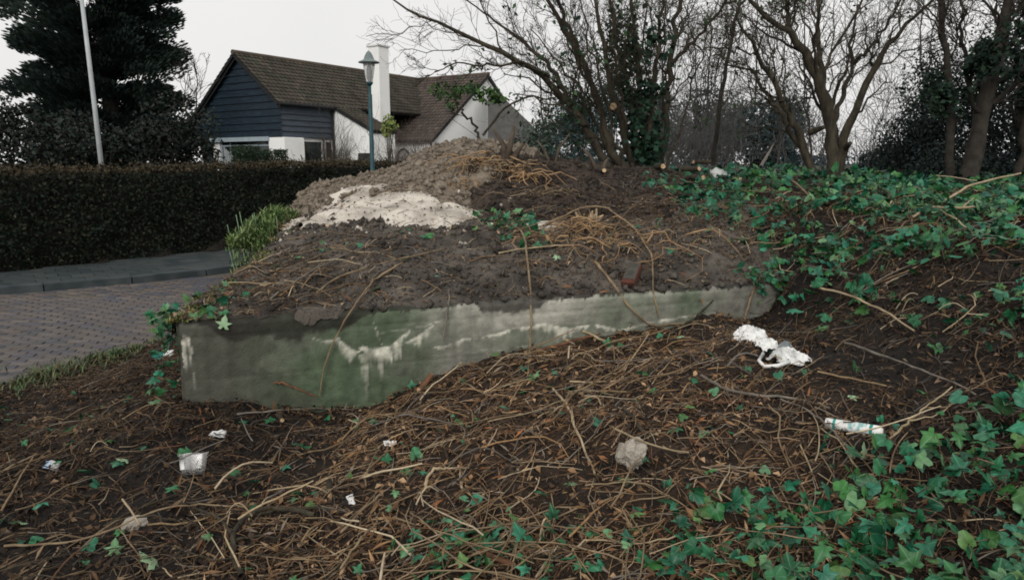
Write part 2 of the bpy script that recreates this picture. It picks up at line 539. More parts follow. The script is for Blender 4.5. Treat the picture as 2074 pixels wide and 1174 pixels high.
# ------------------------------------------------------------------ concrete bunker
def line_mask(u, z, pts, w):
    pl = [wall_px(*p) for p in pts]
    return 1 - sm(0.0, w, poly_dist(u, z, pl))
def face_col(u, z):
    """colour of the weathered front: form-marked grey, algae, lime bloom, damp"""
    n1, n2, n3 = fbm(u * 3, z * 5, 21, 5), fbm(u * 14, z * 20, 22, 4), fbm(u * 9, z * 1.2, 23, 4)
    n4 = fbm(u * 30, z * 30, 29, 3)
    base = np.stack([0.235 + 0 * u, 0.228 + 0 * u, 0.195 + 0 * u], -1)
    c = base * (1 + 0.30 * n1 + 0.16 * n2 + 0.22 * n3 + 0.14 * n4)[..., None]
    # paler dry stretch to the middle right
    k = (sm(1.2, 2.4, u) * (1 - sm(3.6, 4.4, u)))[..., None]
    c = c * (1 + 0.55 * k)
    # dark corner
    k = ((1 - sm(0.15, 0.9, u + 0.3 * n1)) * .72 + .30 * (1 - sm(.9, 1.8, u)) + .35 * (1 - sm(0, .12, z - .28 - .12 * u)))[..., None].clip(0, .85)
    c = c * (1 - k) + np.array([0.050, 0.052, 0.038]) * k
    # algae
    g = np.clip(sm(0.25, 0.85, u) * (1 - sm(1.35, 2.0, u + 0.4 * n1)) * (0.78 + 0.8 * n1), 0, 0.9)
    g2 = np.clip(sm(2.55, 3.0, u) * (1 - sm(3.7, 4.3, u)) * (0.55 + 0.9 * n1 + 0.5 * n3) * 0.85, 0, 0.8)
    g3 = np.clip(sm(1.7, 2.1, u) * sm(0.02, 0.10, line_mask(u, z, [(880, 720), (1060, 700), (1200, 690), (1330, 670)], 0.16)) * (0.35 + 0.8 * n1), 0, 0.6)
    g = np.maximum(np.maximum(g, g2), g3)[..., None]
    c = c * (1 - g) + np.array([0.075, 0.108, 0.062]) * (1 + 0.4 * n2[..., None]) * g
    # lime bloom: a crisp upper edge along the seep line, running down in drips
    uw = u + 0.018 * n1 + 0.008 * n4
    zw = z + 0.012 * fbm(u * 10, z * 6, 24, 5)
    drip = 0.5 + 0.9 * fbm(u * 16, z * 0.6, 25, 4) + 0.5 * fbm(u * 45, z * 1.5, 28, 3)
    w = np.zeros_like(u)
    def seep(pts, lens, s):
        """pts: the seep line in the photo; lens: drip length at each of its points"""
        pl = np.array([wall_px(*p) for p in pts])
        zt = np.interp(uw, pl[:, 0], pl[:, 1], left=-9, right=-9)
        ln = np.interp(uw, pl[:, 0], lens) * np.clip(drip, .12, 1.6)
        d = zt - zw
        return np.where(zt > -5, sm(-.006, .004, d) * (1 - .42 * sm(.05, .5, d / np.maximum(ln, .006))) * (1 - sm(.5, 1.0, d / np.maximum(ln, .006))) * s * 1.15, 0)
    for pts, lens, sg in [
        ([(628, 684), (650, 690), (676, 690), (690, 690)], [.02, .03, .02, .03], .6),
        ([(682, 682), (696, 694), (712, 706), (728, 712), (738, 704)], [.10, .17, .20, .14, .03], .8),
        ([(726, 706), (736, 700), (752, 706), (772, 704), (790, 700), (806, 690), (822, 676), (834, 668)], [.03, .17, .18, .30, .32, .27, .14, .03], .95),
        ([(756, 648), (764, 668), (776, 700)], [.02, .06, .02], .55),
        ([(806, 700), (826, 692), (846, 682), (862, 668), (880, 656)], [.03, .05, .10, .10, .03], .85),
        ([(768, 674), (800, 670), (838, 664), (900, 648)], [.012, .012, .014, .01], .55),
        ([(728, 716), (734, 718), (744, 716)], [.42, .48, .40], .5),
        ([(880, 702), (905, 699), (922, 690), (940, 684), (975, 683), (1010, 674), (1050, 662), (1082, 661)], [.03, .08, .05, .045, .04, .06, .08, .04], 1.0),
        ([(1078, 661), (1105, 656), (1130, 660), (1158, 664), (1200, 657), (1236, 662)], [.05, .14, .20, .11, .05, .05], 1.0),
        ([(1232, 661), (1262, 668), (1300, 654), (1350, 646), (1395, 640), (1450, 632)], [.06, .05, .04, .03, .02, .015], .7),
        ([(960, 712), (1040, 704), (1150, 690), (1230, 676)], [.012, .012, .012, .012], .35),
        ([(366, 690), (374, 676), (386, 682)], [.40, .46, .34], .95)]:
        w = np.maximum(w, seep(pts, lens, sg))
    w = np.clip(w * (0.80 + 0.7 * n4 + 0.6 * n2), 0, 1)[..., None]
    c = c * (1 - w) + np.array([0.66, 0.64, 0.54]) * (1 + 0.25 * n2[..., None]) * w
    # run-off streaks
    st_ = np.clip(fbm(u * 22, z * .5, 35, 4), 0, 1)[..., None] * .55
    c = c * (1 - st_ * .6)
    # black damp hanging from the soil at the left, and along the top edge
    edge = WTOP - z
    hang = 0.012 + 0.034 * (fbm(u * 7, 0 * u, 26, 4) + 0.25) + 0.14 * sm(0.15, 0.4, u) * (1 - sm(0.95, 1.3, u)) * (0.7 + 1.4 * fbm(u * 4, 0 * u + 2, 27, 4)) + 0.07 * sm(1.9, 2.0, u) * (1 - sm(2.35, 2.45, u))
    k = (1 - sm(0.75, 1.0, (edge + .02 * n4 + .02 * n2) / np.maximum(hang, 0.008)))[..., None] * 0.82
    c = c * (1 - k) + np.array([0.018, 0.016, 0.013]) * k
    # soil splash near the foot
    return np.clip(c, 0.006, 0.7)

bunker = thing('concrete_bunker', wall_xyz(WLEN / 2, WDEP / 2, 0.0), 'low concrete bunker wall stained green and white under the heaped soil', 'bunker')
us = np.arange(0, WLEN + 1e-6, 0.0125)
zs = np.arange(-0.25, WTOP + 1e-6, 0.0125)
U, Z = np.meshgrid(us, zs)
dv = 0.012 * fbm(U * 2, Z * 4, 31, 4) + 0.004 * fbm(U * 25, Z * 25, 32, 3)
dv += 0.10 * (1 - sm(0.0, 0.07, U))                      # worn, chamfered corner
dv += 0.035 * (1 - sm(0.0, 0.03, WTOP - Z + 0.012 * fbm(U * 9, Z * 0, 33, 3)))   # broken arris
dv += 0.004 * (np.abs(((Z + 0.25) % 0.27) - 0.135) < 0.008)                      # shuttering board marks
U = np.concatenate([U, U[:3]]); Z = np.concatenate([Z, np.full((3, len(us)), WTOP) + np.array([[.002], [.001], [-.02]])]); dv = np.concatenate([dv, dv[-1:] + .04, dv[-1:] + .12, dv[-1:] + .30])
Vf = wall_xyz(U, dv, Z).reshape(-1, 3)
nu = len(us); zs = np.arange(len(U))
ii, jj = np.meshgrid(np.arange(nu - 1), np.arange(len(zs) - 1))
q = (jj * nu + ii).ravel()
Ff = np.stack([q, q + 1, q + nu + 1, q + nu], 1)
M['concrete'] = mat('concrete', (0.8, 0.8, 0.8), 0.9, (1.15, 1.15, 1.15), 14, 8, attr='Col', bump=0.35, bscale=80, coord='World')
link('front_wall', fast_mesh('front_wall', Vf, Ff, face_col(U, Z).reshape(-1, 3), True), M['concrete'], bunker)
M['concrete_plain'] = mat('concrete_plain', (0.06, 0.055, 0.045), 0.9, (0.12, 0.115, 0.095), 5, 8, bump=0.5, bscale=40, coord='World')
b = MB()
b.add([wall_xyz(.0, .10, -.25), wall_xyz(.0, WDEP, -.25), wall_xyz(.0, WDEP, .78), wall_xyz(.0, .10, .78)], [(0, 1, 2, 3)])
b.build('side_wall', M['concrete_plain'], bunker)
b = MB()
b.add([wall_xyz(WLEN, .05, -.25), wall_xyz(WLEN, WDEP, -.25), wall_xyz(WLEN, WDEP, .78), wall_xyz(WLEN, .05, .78)], [(3, 2, 1, 0)])
b.build('side_wall', M['concrete_plain'], bunker)
b = MB()
b.add([wall_xyz(.0, .06, .775), wall_xyz(WLEN, .06, .775), wall_xyz(WLEN, WDEP, .775), wall_xyz(.0, WDEP, .775)], [(0, 1, 2, 3)])
b.build('roof_slab', M['concrete_plain'], bunker)

# ------------------------------------------------------------------ soil on the roof, and the heaps behind
soil_rbf = Rbf([tuple(wall_xyz(u, 0, .80 + .01 * math.sin(u * 3))) for u in np.linspace(-.1, 4.9, 9)] +
               [tuple(P(*p)) for p in [(700, 540, 5.5), (560, 560, 5.3), (860, 540, 5.5), (1100, 540, 5.6), (1350, 530, 5.8)]] +
               [tuple(P(*p)) for p in [(640, 462, 6.6), (720, 456, 6.6), (850, 458, 6.6), (1000, 470, 6.5), (1150, 470, 6.5), (1300, 475, 6.45), (1450, 470, 6.4)]] +
               [tuple(wall_xyz(-.02, v, .80 + .085 * v)) for v in (1, 2, 3, 3.6)] + [(-1.5, 8.2, 1.25), (0, 8.6, 1.25), (1.6, 8.2, 1.3), (2.4, 7.2, 1.3)])
def soil_h(x, y):
    n = 0.05 * fbm(x * 3, y * 3, 41, 4) + 0.035 * fbm(x * 9, y * 9, 43, 4) + .018 * np.abs(fbm(x * 20, y * 20, 48, 2))
    u, v = to_wall(x, y)
    return soil_rbf(x, y) + n * sm(0, 0.18, v)
us = np.arange(-0.03, WLEN + 0.15, 0.02)
vs2 = np.concatenate([[0, .01, .02, .03], np.arange(0.17, WDEP + 0.5, 0.03)])
U, VV = np.meshgrid(us, vs2)
W3 = wall_xyz(U, VV, 0)
Zs = soil_h(W3[..., 0], W3[..., 1])
# the soil ends raggedly on the concrete rim; at the left it hangs over a little
edge_v = 0.012 + 0.075 * np.clip(.5 + fbm(us * 5, us * 0, 44, 5), 0, 1) ** 1.3
hang_ = sm(.15, .4, us) * (1 - sm(.95, 1.25, us)) * np.clip(.3 + 1.2 * fbm(us * 6, us * 0 + 5, 45, 5), 0, 1.5)
edge_v = np.where(hang_ > .25, -.012, edge_v)
for r_, (f_, zz_) in enumerate([(0.0, -.012), (.10, .006), (.30, .018), (.55, .028)]):
    vv_ = edge_v + f_ * .14
    W3[r_] = wall_xyz(us, vv_, 0)
    Zs[r_] = WTOP + zz_ + .012 * fbm(us * 16, us * 0 + r_, 49, 3) - (hang_ * .07 if r_ == 0 else 0)
V3 = np.stack([W3[..., 0], W3[..., 1], Zs], -1)
# last row and left column sink into the ground
V3[-1, :, 2] -= 0.6
V3[:, 0, 2] -= 0.12
V3 = V3.reshape(-1, 3)
nu = len(us)
ii, jj = np.meshgrid(np.arange(nu - 1), np.arange(len(vs2) - 1))
q = (jj * nu + ii).ravel()
tag(link('soil_layer', fast_mesh('soil_layer', V3, np.stack([q, q + 1, q + nu + 1, q + nu], 1), smooth=True), M['soil_top']), 'bare grey brown soil spread over the bunker roof', 'soil')

heaps = []
def heap(name, outline, pts, label, m, amp, freq, step=0.05, sink=0.25):
    """a heap of loose material: height through pts, falling away round its outline"""
    f = Rbf([tuple(p) for p in pts])
    ol = [tuple(o[:2]) for o in outline]
    xs = np.arange(min(o[0] for o in ol) - .2, max(o[0] for o in ol) + .2, step)
    ys = np.arange(min(o[1] for o in ol) - .2, max(o[1] for o in ol) + .2, step)
    sd = len(heaps) * 7 + 51
    def h(x, y):
        x, y = np.asarray(x, float), np.asarray(y, float)
        xw, yw = x + 0.26 * fbm(x * 2.2, y * 2.2, sd, 4), y + 0.30 * fbm(x * 2.2 + 9, y * 2.2, sd + 1, 4)
        ins = in_poly(xw, yw, ol)
        d = poly_dist(xw, yw, ol + [ol[0]])
        fall = np.where(ins, 1 - sm(0.0, 0.35, d), 1 + d * 3)
        z = f(x, y) + amp * fbm(x * freq, y * freq, sd + 2, 5) + amp * 0.35 * fbm(x * freq * 5, y * freq * 5, sd + 3, 3)
        return z - fall * sink, ins | (d < 0.22)
    X, Y = np.meshgrid(xs, ys)
    Zh, ok = h(X, Y)
    n = len(xs)
    ii, jj = np.meshgrid(np.arange(n - 1), np.arange(len(ys) - 1))
    keep = (ok[:-1, :-1] & ok[1:, :-1] & ok[:-1, 1:] & ok[1:, 1:]).ravel()
    q = (jj * n + ii).ravel()[keep]
    Fq = np.stack([q, q + 1, q + n + 1, q + n], 1)
    used = np.unique(Fq)
    remap = np.zeros(X.size, int)
    remap[used] = np.arange(len(used))
    o = link(name, fast_mesh(name, np.stack([X, Y, Zh], -1).reshape(-1, 3)[used], remap[Fq], smooth=True), m)
    tag(o, label, 'heap')
    heaps.append(h)
    return o
g1 = [P(575, 402, 8.6), P(620, 380, 8.9), P(700, 369, 9.2), P(780, 360, 9.5), P(860, 308, 9.7), P(940, 281, 9.7), P(985, 284, 9.8), P(1060, 300, 10.2)]
heap('gravel_heap', [(-2.95, 8.2), (-2.6, 9.4), (-1.9, 10.6), (-.8, 11.1), (.3, 11.0), (.6, 10.0), (.1, 8.2), (-.6, 7.6), (-1.6, 7.5), (-2.5, 7.6)],
     g1 + [P(620, 420, 8.1), P(700, 400, 8.3), P(800, 375, 8.6), P(900, 350, 8.6), P(960, 340, 8.6), (-2.6, 9.6, .7), (-1.6, 10.7, .9), (-.6, 11.2, 1.1), (.6, 11.2, 1.3), (.4, 9.0, 1.6)],
     'grey brown gravelly earth heap behind the pale sand', M['gravel'], 0.10, 1.8)
heap('sand_heap', [P(590, 462, 6.75)[:2], P(630, 440, 7.3)[:2], P(690, 400, 7.9)[:2], P(760, 378, 8.3)[:2], P(865, 382, 8.2)[:2], P(915, 400, 8.0)[:2], P(985, 450, 7.1)[:2], P(960, 468, 6.6)[:2], P(850, 470, 6.5)[:2], P(720, 464, 6.55)[:2]],
     [P(600, 446, 6.75), P(720, 446, 6.6), P(850, 450, 6.55), P(960, 450, 6.6), P(640, 424, 7.2), P(700, 388, 7.8), P(760, 364, 8.15), P(860, 368, 8.0), P(905, 387, 7.8), P(970, 434, 7.0), P(800, 405, 7.35), P(760, 415, 7.2), P(880, 415, 7.2)],
     'pale dumped sand heap on top of the bunker', M['sand'], 0.045, 2.2, 0.03, 0.10)
heap('dark_soil_heap', [P(905, 385, 7.9)[:2], P(965, 450, 6.9)[:2], P(1080, 462, 6.6)[:2], P(1250, 462, 6.6)[:2], P(1420, 440, 6.9)[:2], P(1530, 405, 7.8)[:2], (3.0, 9.2), (2.6, 10.4), (1.2, 11.2), (0.0, 11.0), (-.9, 9.6)],
     [P(910, 380, 8.0), P(975, 440, 7.0), P(1090, 452, 6.75), P(1250, 450, 6.8), P(1400, 435, 7.0), P(940, 335, 8.7), P(1020, 310, 9.0), P(1120, 322, 9.2), P(1220, 335, 9.3), P(1330, 350, 9.3), P(1450, 385, 8.6), P(1500, 405, 8.0), P(1050, 370, 8.1), P(1200, 385, 8.0), P(1350, 400, 7.8), (0, 10.6, 1.6), (1.5, 10.8, 1.6), (2.6, 9.8, 1.5)],
     'dark brown earth heap with torn roots below the multi-stemmed tree', M['soil_dark'], 0.09, 2.4, 0.05, 0.2)

def top_h(x, y):
    """height of whatever lies uppermost: ground, soil layer or heap"""
    x, y = np.asarray(x, float), np.asarray(y, float)
    z = ground_h(x, y)
    u, v = to_wall(x, y)
    on = (u > 0) & (u < WLEN) & (v > 0) & (v < WDEP + .3)
    z = np.where(on, np.maximum(z, soil_h(x, y)), z)
    for h in heaps:
        hz, ok = h(x, y)
        z = np.where(ok, np.maximum(z, hz), z)
    return z
def at_px(px, py, lo=1.2, hi=30.0):
    """the point of the ground surface that is seen at a place of the photo"""
    r = ray(px, py)
    r = r / r[1]
    for a, b_, st in ((lo, hi, .25), (None, None, .02)):
        if a is None: a, b_ = ds[max(k - 1, 0)], ds[k] + .02
        ds = np.arange(a, b_, st)
        pts = np.array([0, 0, CAM_Z]) + r[None] * ds[:, None]
        below = pts[:, 2] < top_h(pts[:, 0], pts[:, 1])
        k = int(np.argmax(below)) if below.any() else len(ds) - 1
    return pts[k]

# ------------------------------------------------------------------ road, kerb and pavement
rb = MB()
def strip(a, b_, z):
    m = MB()
    m.add([(p[0], p[1], z) for p in a] + [(p[0], p[1], z) for p in b_], [(i, i + 1, len(a) + i + 1, len(a) + i) for i in range(len(a) - 1)])
    return m
def resample(line, n):
    p = np.array(line, float)
    s = np.concatenate([[0], np.cumsum(np.linalg.norm(np.diff(p, axis=0), axis=1))])
    t = np.linspace(0, s[-1], n)
    return np.stack([np.interp(t, s, p[:, 0]), np.interp(t, s, p[:, 1])], 1)
K2, E2, H2 = resample(KERB, 60), resample(EDGE, 60), resample(HEDGE, 60)
M['road_sand'] = mat('road_sand', (0.075, 0.065, 0.055), 0.95, (0.11, 0.10, 0.085), 8, 6, coord='World')
m_ = MB(); m_.add([(p[0], p[1], -0.014) for p in E2] + [(p[0], p[1], -0.014) for p in K2], [(i, i + 1, 61 + i, 60 + i) for i in range(59)][::1])
road = tag(m_.build('road', M['road_sand']), 'brick paved road curving past the bunker on the left', kind='structure')
road.data.flip_normals()
M['road_brick'] = mat('road_brick', (0.8, 0.8, 0.8), 0.75, (1.15, 1.15, 1.15), 12, 5, rnd=[(0.088, 0.075, 0.068), (0.130, 0.112, 0.100), (0.066, 0.066, 0.074), (0.105, 0.088, 0.076), (0.072, 0.072, 0.088), (0.115, 0.095, 0.085)], bump=0.3, bscale=60)
M['road_brick_attr'] = mat('road_brick_attr', (0.8, 0.8, 0.8), 0.75, (1.15, 1.15, 1.15), 12, 5, attr='Col', bump=0.3, bscale=60, coord='World')
ra = R(14.0)
rU, rV = np.array([math.cos(ra), math.sin(ra)]), np.array([-math.sin(ra), math.cos(ra)])
BL, BW = 0.205, 0.102
cells = []
for j in range(-30, 140):
    for i in range(-60, 40):
        c = np.array([-5.5, 6.5]) + rU * ((i + 0.5 * (j % 2)) * BL) + rV * (j * BW)
        cells.append(c)
cells = np.array(cells)
okc = in_poly(cells[:, 0], cells[:, 1], road_poly) & (poly_dist(cells[:, 0], cells[:, 1], KERB) > 0.14) & (cells[:, 1] > 3.0) & (cells[:, 1] < 15.5) & (cells[:, 0] > -9.5)
cells = cells[okc]
cz = 0.012 * fbm(cells[:, 0] * 1.3, cells[:, 1] * 1.3, 61, 2)
cpx, cpy, cax = project(np.stack([cells[:, 0], cells[:, 1], cz], 1))
vis = (cpx > -5) & (cpx < 350) & (cpy < 800)
score = np.where(vis, 1 / cax, 0)
order = np.argsort(-score)
bmesh_ = MB().box((0, 0, -0.03), (BL - 0.010, BW - 0.010, 0.06), None, 0.005)
brick_me = None
own = order[:300]
for k in own:
    if brick_me is None:
        o = bmesh_.build('brick', M['road_brick'], road)
        brick_me = o.data
    else:
        o = link('brick', brick_me, None, road)
    o.location = (cells[k, 0], cells[k, 1], cz[k] + random.uniform(-.003, .003))
    o.rotation_euler = (random.gauss(0, .012), random.gauss(0, .012), ra + random.gauss(0, .012))
rest = order[300:]
bc, bz = cells[rest], cz[rest] + rng.uniform(-.003, .003, len(rest))
hx, hy = (BL - .010) / 2, (BW - .010) / 2
cor = [(-1, -1), (1, -1), (1, 1), (-1, 1)]
Vb = []
for zz, s in ((0.0, .95), (-0.012, 1.0)):
    for a, b_ in cor:
        Vb.append(np.stack([bc[:, 0] + rU[0] * a * hx * s + rV[0] * b_ * hy * s, bc[:, 1] + rU[1] * a * hx * s + rV[1] * b_ * hy * s, bz + zz + rng.normal(0, .0012, len(rest))], -1))
Vb = np.stack(Vb, 1)
f8 = np.array([(0, 1, 2, 3), (4, 5, 1, 0), (5, 6, 2, 1), (6, 7, 3, 2), (7, 4, 0, 3)])
Fb = (np.arange(len(rest))[:, None, None] * 8 + f8[None]).reshape(-1, 4)
pal = np.array([(0.088, 0.075, 0.068), (0.130, 0.112, 0.100), (0.066, 0.066, 0.074), (0.105, 0.088, 0.076), (0.072, 0.072, 0.088), (0.115, 0.095, 0.085)])
cb = np.repeat(pal[rng.integers(0, 6, len(rest))], 8, 0)
tag(link('bricks', fast_mesh('bricks', Vb.reshape(-1, 3), Fb, cb), M['road_brick_attr'], road), kind='stuff')

M['slab'] = mat('slab', (0.8, 0.8, 0.8), 0.85, (1.2, 1.2, 1.2), 5, 7, rnd=[(0.026, 0.036, 0.038), (0.042, 0.050, 0.050), (0.020, 0.030, 0.033), (0.055, 0.062, 0.060)], bump=0.2, bscale=50)
M['kerb'] = mat('kerb', (0.030, 0.040, 0.044), 0.85, (0.06, 0.070, 0.072), 4, 7, coord='World', bump=0.2, bscale=50)
m_ = MB(); m_.add([(p[0], p[1], 0.075) for p in K2] + [(p[0], p[1], 0.075) for p in H2], [(i, i + 1, 61 + i, 60 + i) for i in range(59)])
pave = tag(m_.build('pavement', M['road_sand']), 'narrow slab pavement between the road and the hedge', kind='structure')
kp = resample(KERB, 44)
for i in range(43):
    a, b_ = kp[i], kp[i + 1]
    L_ = np.linalg.norm(b_ - a)
    mid = (a + b_) / 2
    if mid[1] > 24: continue
    ang = math.atan2(b_[1] - a[1], b_[0] - a[0])
    k = MB().box((0, 0, 0), (L_ - 0.012, 0.13, 0.30), None, 0.012).build('kerb_stone', M['kerb'], pave)
    k.location = (mid[0], mid[1], -0.05)
    k.rotation_euler = (0, 0, ang)
slab_me = None
SL = 0.30
s_arr = np.arange(0, 34, SL)
pK = np.array(KERB, float)
sK = np.concatenate([[0], np.cumsum(np.linalg.norm(np.diff(pK, axis=0), axis=1))])
for si, s in enumerate(s_arr):
    x, y = np.interp(s, sK, pK[:, 0]), np.interp(s, sK, pK[:, 1])
    x2, y2 = np.interp(s + .05, sK, pK[:, 0]), np.interp(s + .05, sK, pK[:, 1])
    t = np.array([x2 - x, y2 - y]); t /= np.linalg.norm(t)
    nrm = np.array([-t[1], t[0]])
    for r_ in range(9):
        c = np.array([x, y]) + nrm * (0.09 + SL * (r_ + .5)) + t * (SL * .5 * (r_ % 2))
        ppx, ppy, _ = project(np.array([c[0], c[1], 0.09]))
        if not (-160 < ppx < 500): continue
        if not in_poly(np.array(c[0]), np.array(c[1]), KERB + HEDGE[::-1]) or poly_dist(np.array(c[0]), np.array(c[1]), HEDGE) < .12: continue
        if slab_me is None:
            o = MB().box((0, 0, -.02), (SL - .008, SL - .008, .04), None, .004).build('paving_slab', M['slab'], pave)
            slab_me = o.data
        else:
            o = link('paving_slab', slab_me, None, pave)
        o.location = (c[0], c[1], 0.097 + random.uniform(-.004, .004))
        o.rotation_euler = (random.gauss(0, .008), random.gauss(0, .008), math.atan2(t[1], t[0]) + random.gauss(0, .01))

# ================================================================== house
HA = np.array([-11.78, 31.96])
HV, HU = np.array([0.84, -0.543]), np.array([0.543, 0.84])
HV, HU = HV / np.linalg.norm(HV), HU / np.linalg.norm(HU)
def hp(s, t, z):
    p = HA + HV * s + HU * t
    return (p[0], p[1], z)
M['board'] = mat('board', (0.006, 0.013, 0.021), 0.5, (0.015, 0.030, 0.044), 3, 6, coord='World', stretch=(1, 1, 6), bump=0.2, bscale=20)
M['board_grey'] = mat('board_grey', (0.038, 0.050, 0.068), 0.6, (0.06, 0.075, 0.095), 3, 6, coord='World', stretch=(1, 1, 6), bump=0.2, bscale=20)
M['tile_attr'] = mat('tile_attr', (0.75, 0.75, 0.75), 0.9, (1.2, 1.2, 1.2), 1.5, 6, attr='Col', coord='World')
M['frame_blue'] = mat('frame_blue', (0.30, 0.36, 0.40), 0.5, (0.36, 0.42, 0.45), 3, 4)
M['curtain'] = mat('curtain', (0.25, 0.27, 0.28), 0.9, (0.33, 0.35, 0.35), 6, 4)
M['grey_roof'] = mat('grey_roof', (0.062, 0.060, 0.058), 0.9, (0.088, 0.085, 0.078), 2, 8, coord='World', bump=0.3, bscale=14)
M['gutter'] = mat('gutter', (0.012, 0.013, 0.015), 0.6, (0.02, 0.02, 0.022), 3, 3)

def tiles(parent, name, e0, e1, r1, r0, palette, tw=0.24, tl=0.26):
    """tiled slope: eave e0->e1, ridge r0->r1; every tile laid over the one below"""
    e0, e1, r0, r1 = [np.array(p, float) for p in (e0, e1, r0, r1)]
    nc = max(2, int(max(np.linalg.norm(e1 - e0), np.linalg.norm(r1 - r0)) / tw))
    nr = max(2, int(np.linalg.norm(r0 - e0) / tl))
    nrm = np.cross(e1 - e0, r0 - e0); nrm /= np.linalg.norm(nrm)
    if nrm[2] < 0: nrm = -nrm
    b0, Vt, Ft, Ct = 0, [], [], []
    for r in range(nr):
        a, b_ = r / nr, (r + 1.12) / nr
        for c in range(nc):
            s0, s1 = (c + .03) / nc, (c + .97) / nc
            q = lambda s, t: (e0 + (e1 - e0) * s) * (1 - t) + (r0 + (r1 - r0) * s) * t
            h = nrm * (0.045 + random.uniform(0, .012))
            hm = h + nrm * 0.035
            lo0, lom, lo1 = q(s0, a) + h, q((s0 + s1) / 2, a) + hm, q(s1, a) + h
            hi0, him, hi1 = q(s0, b_) + nrm * .012, q((s0 + s1) / 2, b_) + nrm * .045, q(s1, b_) + nrm * .012
            base0, base1 = q(s0, a), q(s1, a)
            Vt += [lo0, lom, lo1, hi0, him, hi1, base0, base1]
            Ft += [(b0, b0 + 1, b0 + 4, b0 + 3), (b0 + 1, b0 + 2, b0 + 5, b0 + 4), (b0 + 6, b0 + 7, b0 + 2, b0 + 0)]
            k = np.array(palette[random.randrange(len(palette))]) * random.uniform(.8, 1.2)
            Ct += [k] * 8
            b0 += 8
    o = link(name, fast_mesh(name, np.array(Vt), np.array(Ft), np.array(Ct)), M['tile_attr'], parent)
    return tag(o, kind='stuff')

moss = [(0.056, 0.050, 0.037), (0.064, 0.053, 0.040), (0.050, 0.050, 0.036), (0.066, 0.055, 0.043), (0.058, 0.052, 0.039)]
rust = [(0.074, 0.057, 0.048), (0.084, 0.065, 0.055), (0.066, 0.053, 0.046), (0.088, 0.069, 0.058)]
house = thing('gabled_house', hp(0, 5, 0.3), 'white house with dark boarded gable, long brown tiled roof and white chimney', 'house')
ZR, G0 = 6.4, 0.2
FL = 2.86
def wallq(name, pts, m, parent=None, th=0.25):
    return MB().slab(pts, th).build(name, m, parent or house)
# gable: backing wall and overlapping boards
wallq('gable_wall', [hp(-4.0, .10, FL), hp(2.5, .10, FL), hp(2.5, .10, 4.36), hp(0, .10, 6.3), hp(-4.0, .10, 3.15)], M['board'])
nb = 12
bh = (6.35 - FL) / nb
for i in range(nb):
    z0, z1 = FL + i * bh, FL + (i + 1) * bh + 0.04
    def lim(z):
        l = max(-4.1, -(6.4 - z) / 0.802)
        r = min(2.56, (6.4 - z) / 0.802)
        return l, r
    (l0, r0), (l1, r1) = lim(z0), lim(z1)
    if r1 - l1 < 0.05: l1, r1 = -0.03, 0.03
    mb = MB()
    f0, f1 = 0.015, 0.075                                   # lower edge stands proud
    mb.add([hp(l0, f0, z0), hp(r0, f0, z0), hp(r1, f1, z1), hp(l1, f1, z1), hp(l0, .09, z0), hp(r0, .09, z0)], [(0, 1, 2, 3), (4, 5, 1, 0)])
    mb.build('board', M['board'], house)
# boarded side under the eave
wallq('side_wall', [hp(2.46, .1, FL), hp(2.46, 3.0, FL), hp(2.46, 3.0, 4.36), hp(2.46, .1, 4.36)], M['board_grey'])
nb = 6
bh = (4.28 - FL) / nb
for i in range(nb):
    z0, z1 = FL + i * bh, FL + (i + 1) * bh + .04
    mb = MB()
    mb.add([hp(2.565, .02, z0), hp(2.565, 2.93, z0), hp(2.50, 2.93, z1), hp(2.50, .02, z1), hp(2.49, .02, z0), hp(2.49, 2.93, z0)], [(0, 1, 2, 3), (4, 5, 1, 0)])
    mb.build('board', M['board_grey'], house)
# ground floor under the boards
wallq('wall', [hp(-3.4, .3, G0), hp(2.35, .3, G0), hp(2.35, .3, FL), hp(-3.4, .3, FL)], M['glass'], th=.1)
mb = MB()
mb.slab([hp(-2.35, .16, G0), hp(-1.85, .16, G0), hp(-1.85, .16, FL - .08), hp(-2.35, .16, FL - .08)], .3)
mb.build('pillar', M['white'], house)
mb = MB()
pc = hp(2.2, .55, 0)
mb.box((pc[0], pc[1], (G0 + FL) / 2 - .02), (1.0, 1.05, FL - G0), Matrix.Rotation(math.atan2(HV[1], HV[0]), 3, 'Z'), .02).build('pillar', M['plaster'], house)
MB().slab([hp(-2.5, -.02, FL - .16), hp(1.75, -.02, FL - .16), hp(1.75, -.02, FL + .02), hp(-2.5, -.02, FL + .02)], .24).build('lintel', M['frame_blue'], house)
win = wallq('window', [hp(-1.85, .24, 1.2), hp(1.65, .24, 1.2), hp(1.65, .24, FL - .22), hp(-1.85, .24, FL - .22)], M['glass'], th=.03)
mb = MB()
for s_ in (-1.82, -1.2, 1.6):
    mb.slab([hp(s_, .20, 1.2), hp(s_ + .06, .20, 1.2), hp(s_ + .06, .20, FL - .22), hp(s_, .20, FL - .22)], .08)
mb.slab([hp(-1.8, .195, FL - .36), hp(1.65, .195, FL - .36), hp(1.65, .195, FL - .30), hp(-1.8, .195, FL - .30)], .08)
mb.build('window_frame', M['frame_blue'], win)
mb = MB()
for k in range(5):
    s_ = -1.7 + k * .13
    mb.slab([hp(s_, .225 + .01 * (k % 2), 1.2), hp(s_ + .12, .225 + .01 * (k % 2), 1.2), hp(s_ + .12, .225, FL - .38 - .09 * k), hp(s_, .225, FL - .36 - .09 * k)], .01)
mb.build('curtain', M['curtain'], win)
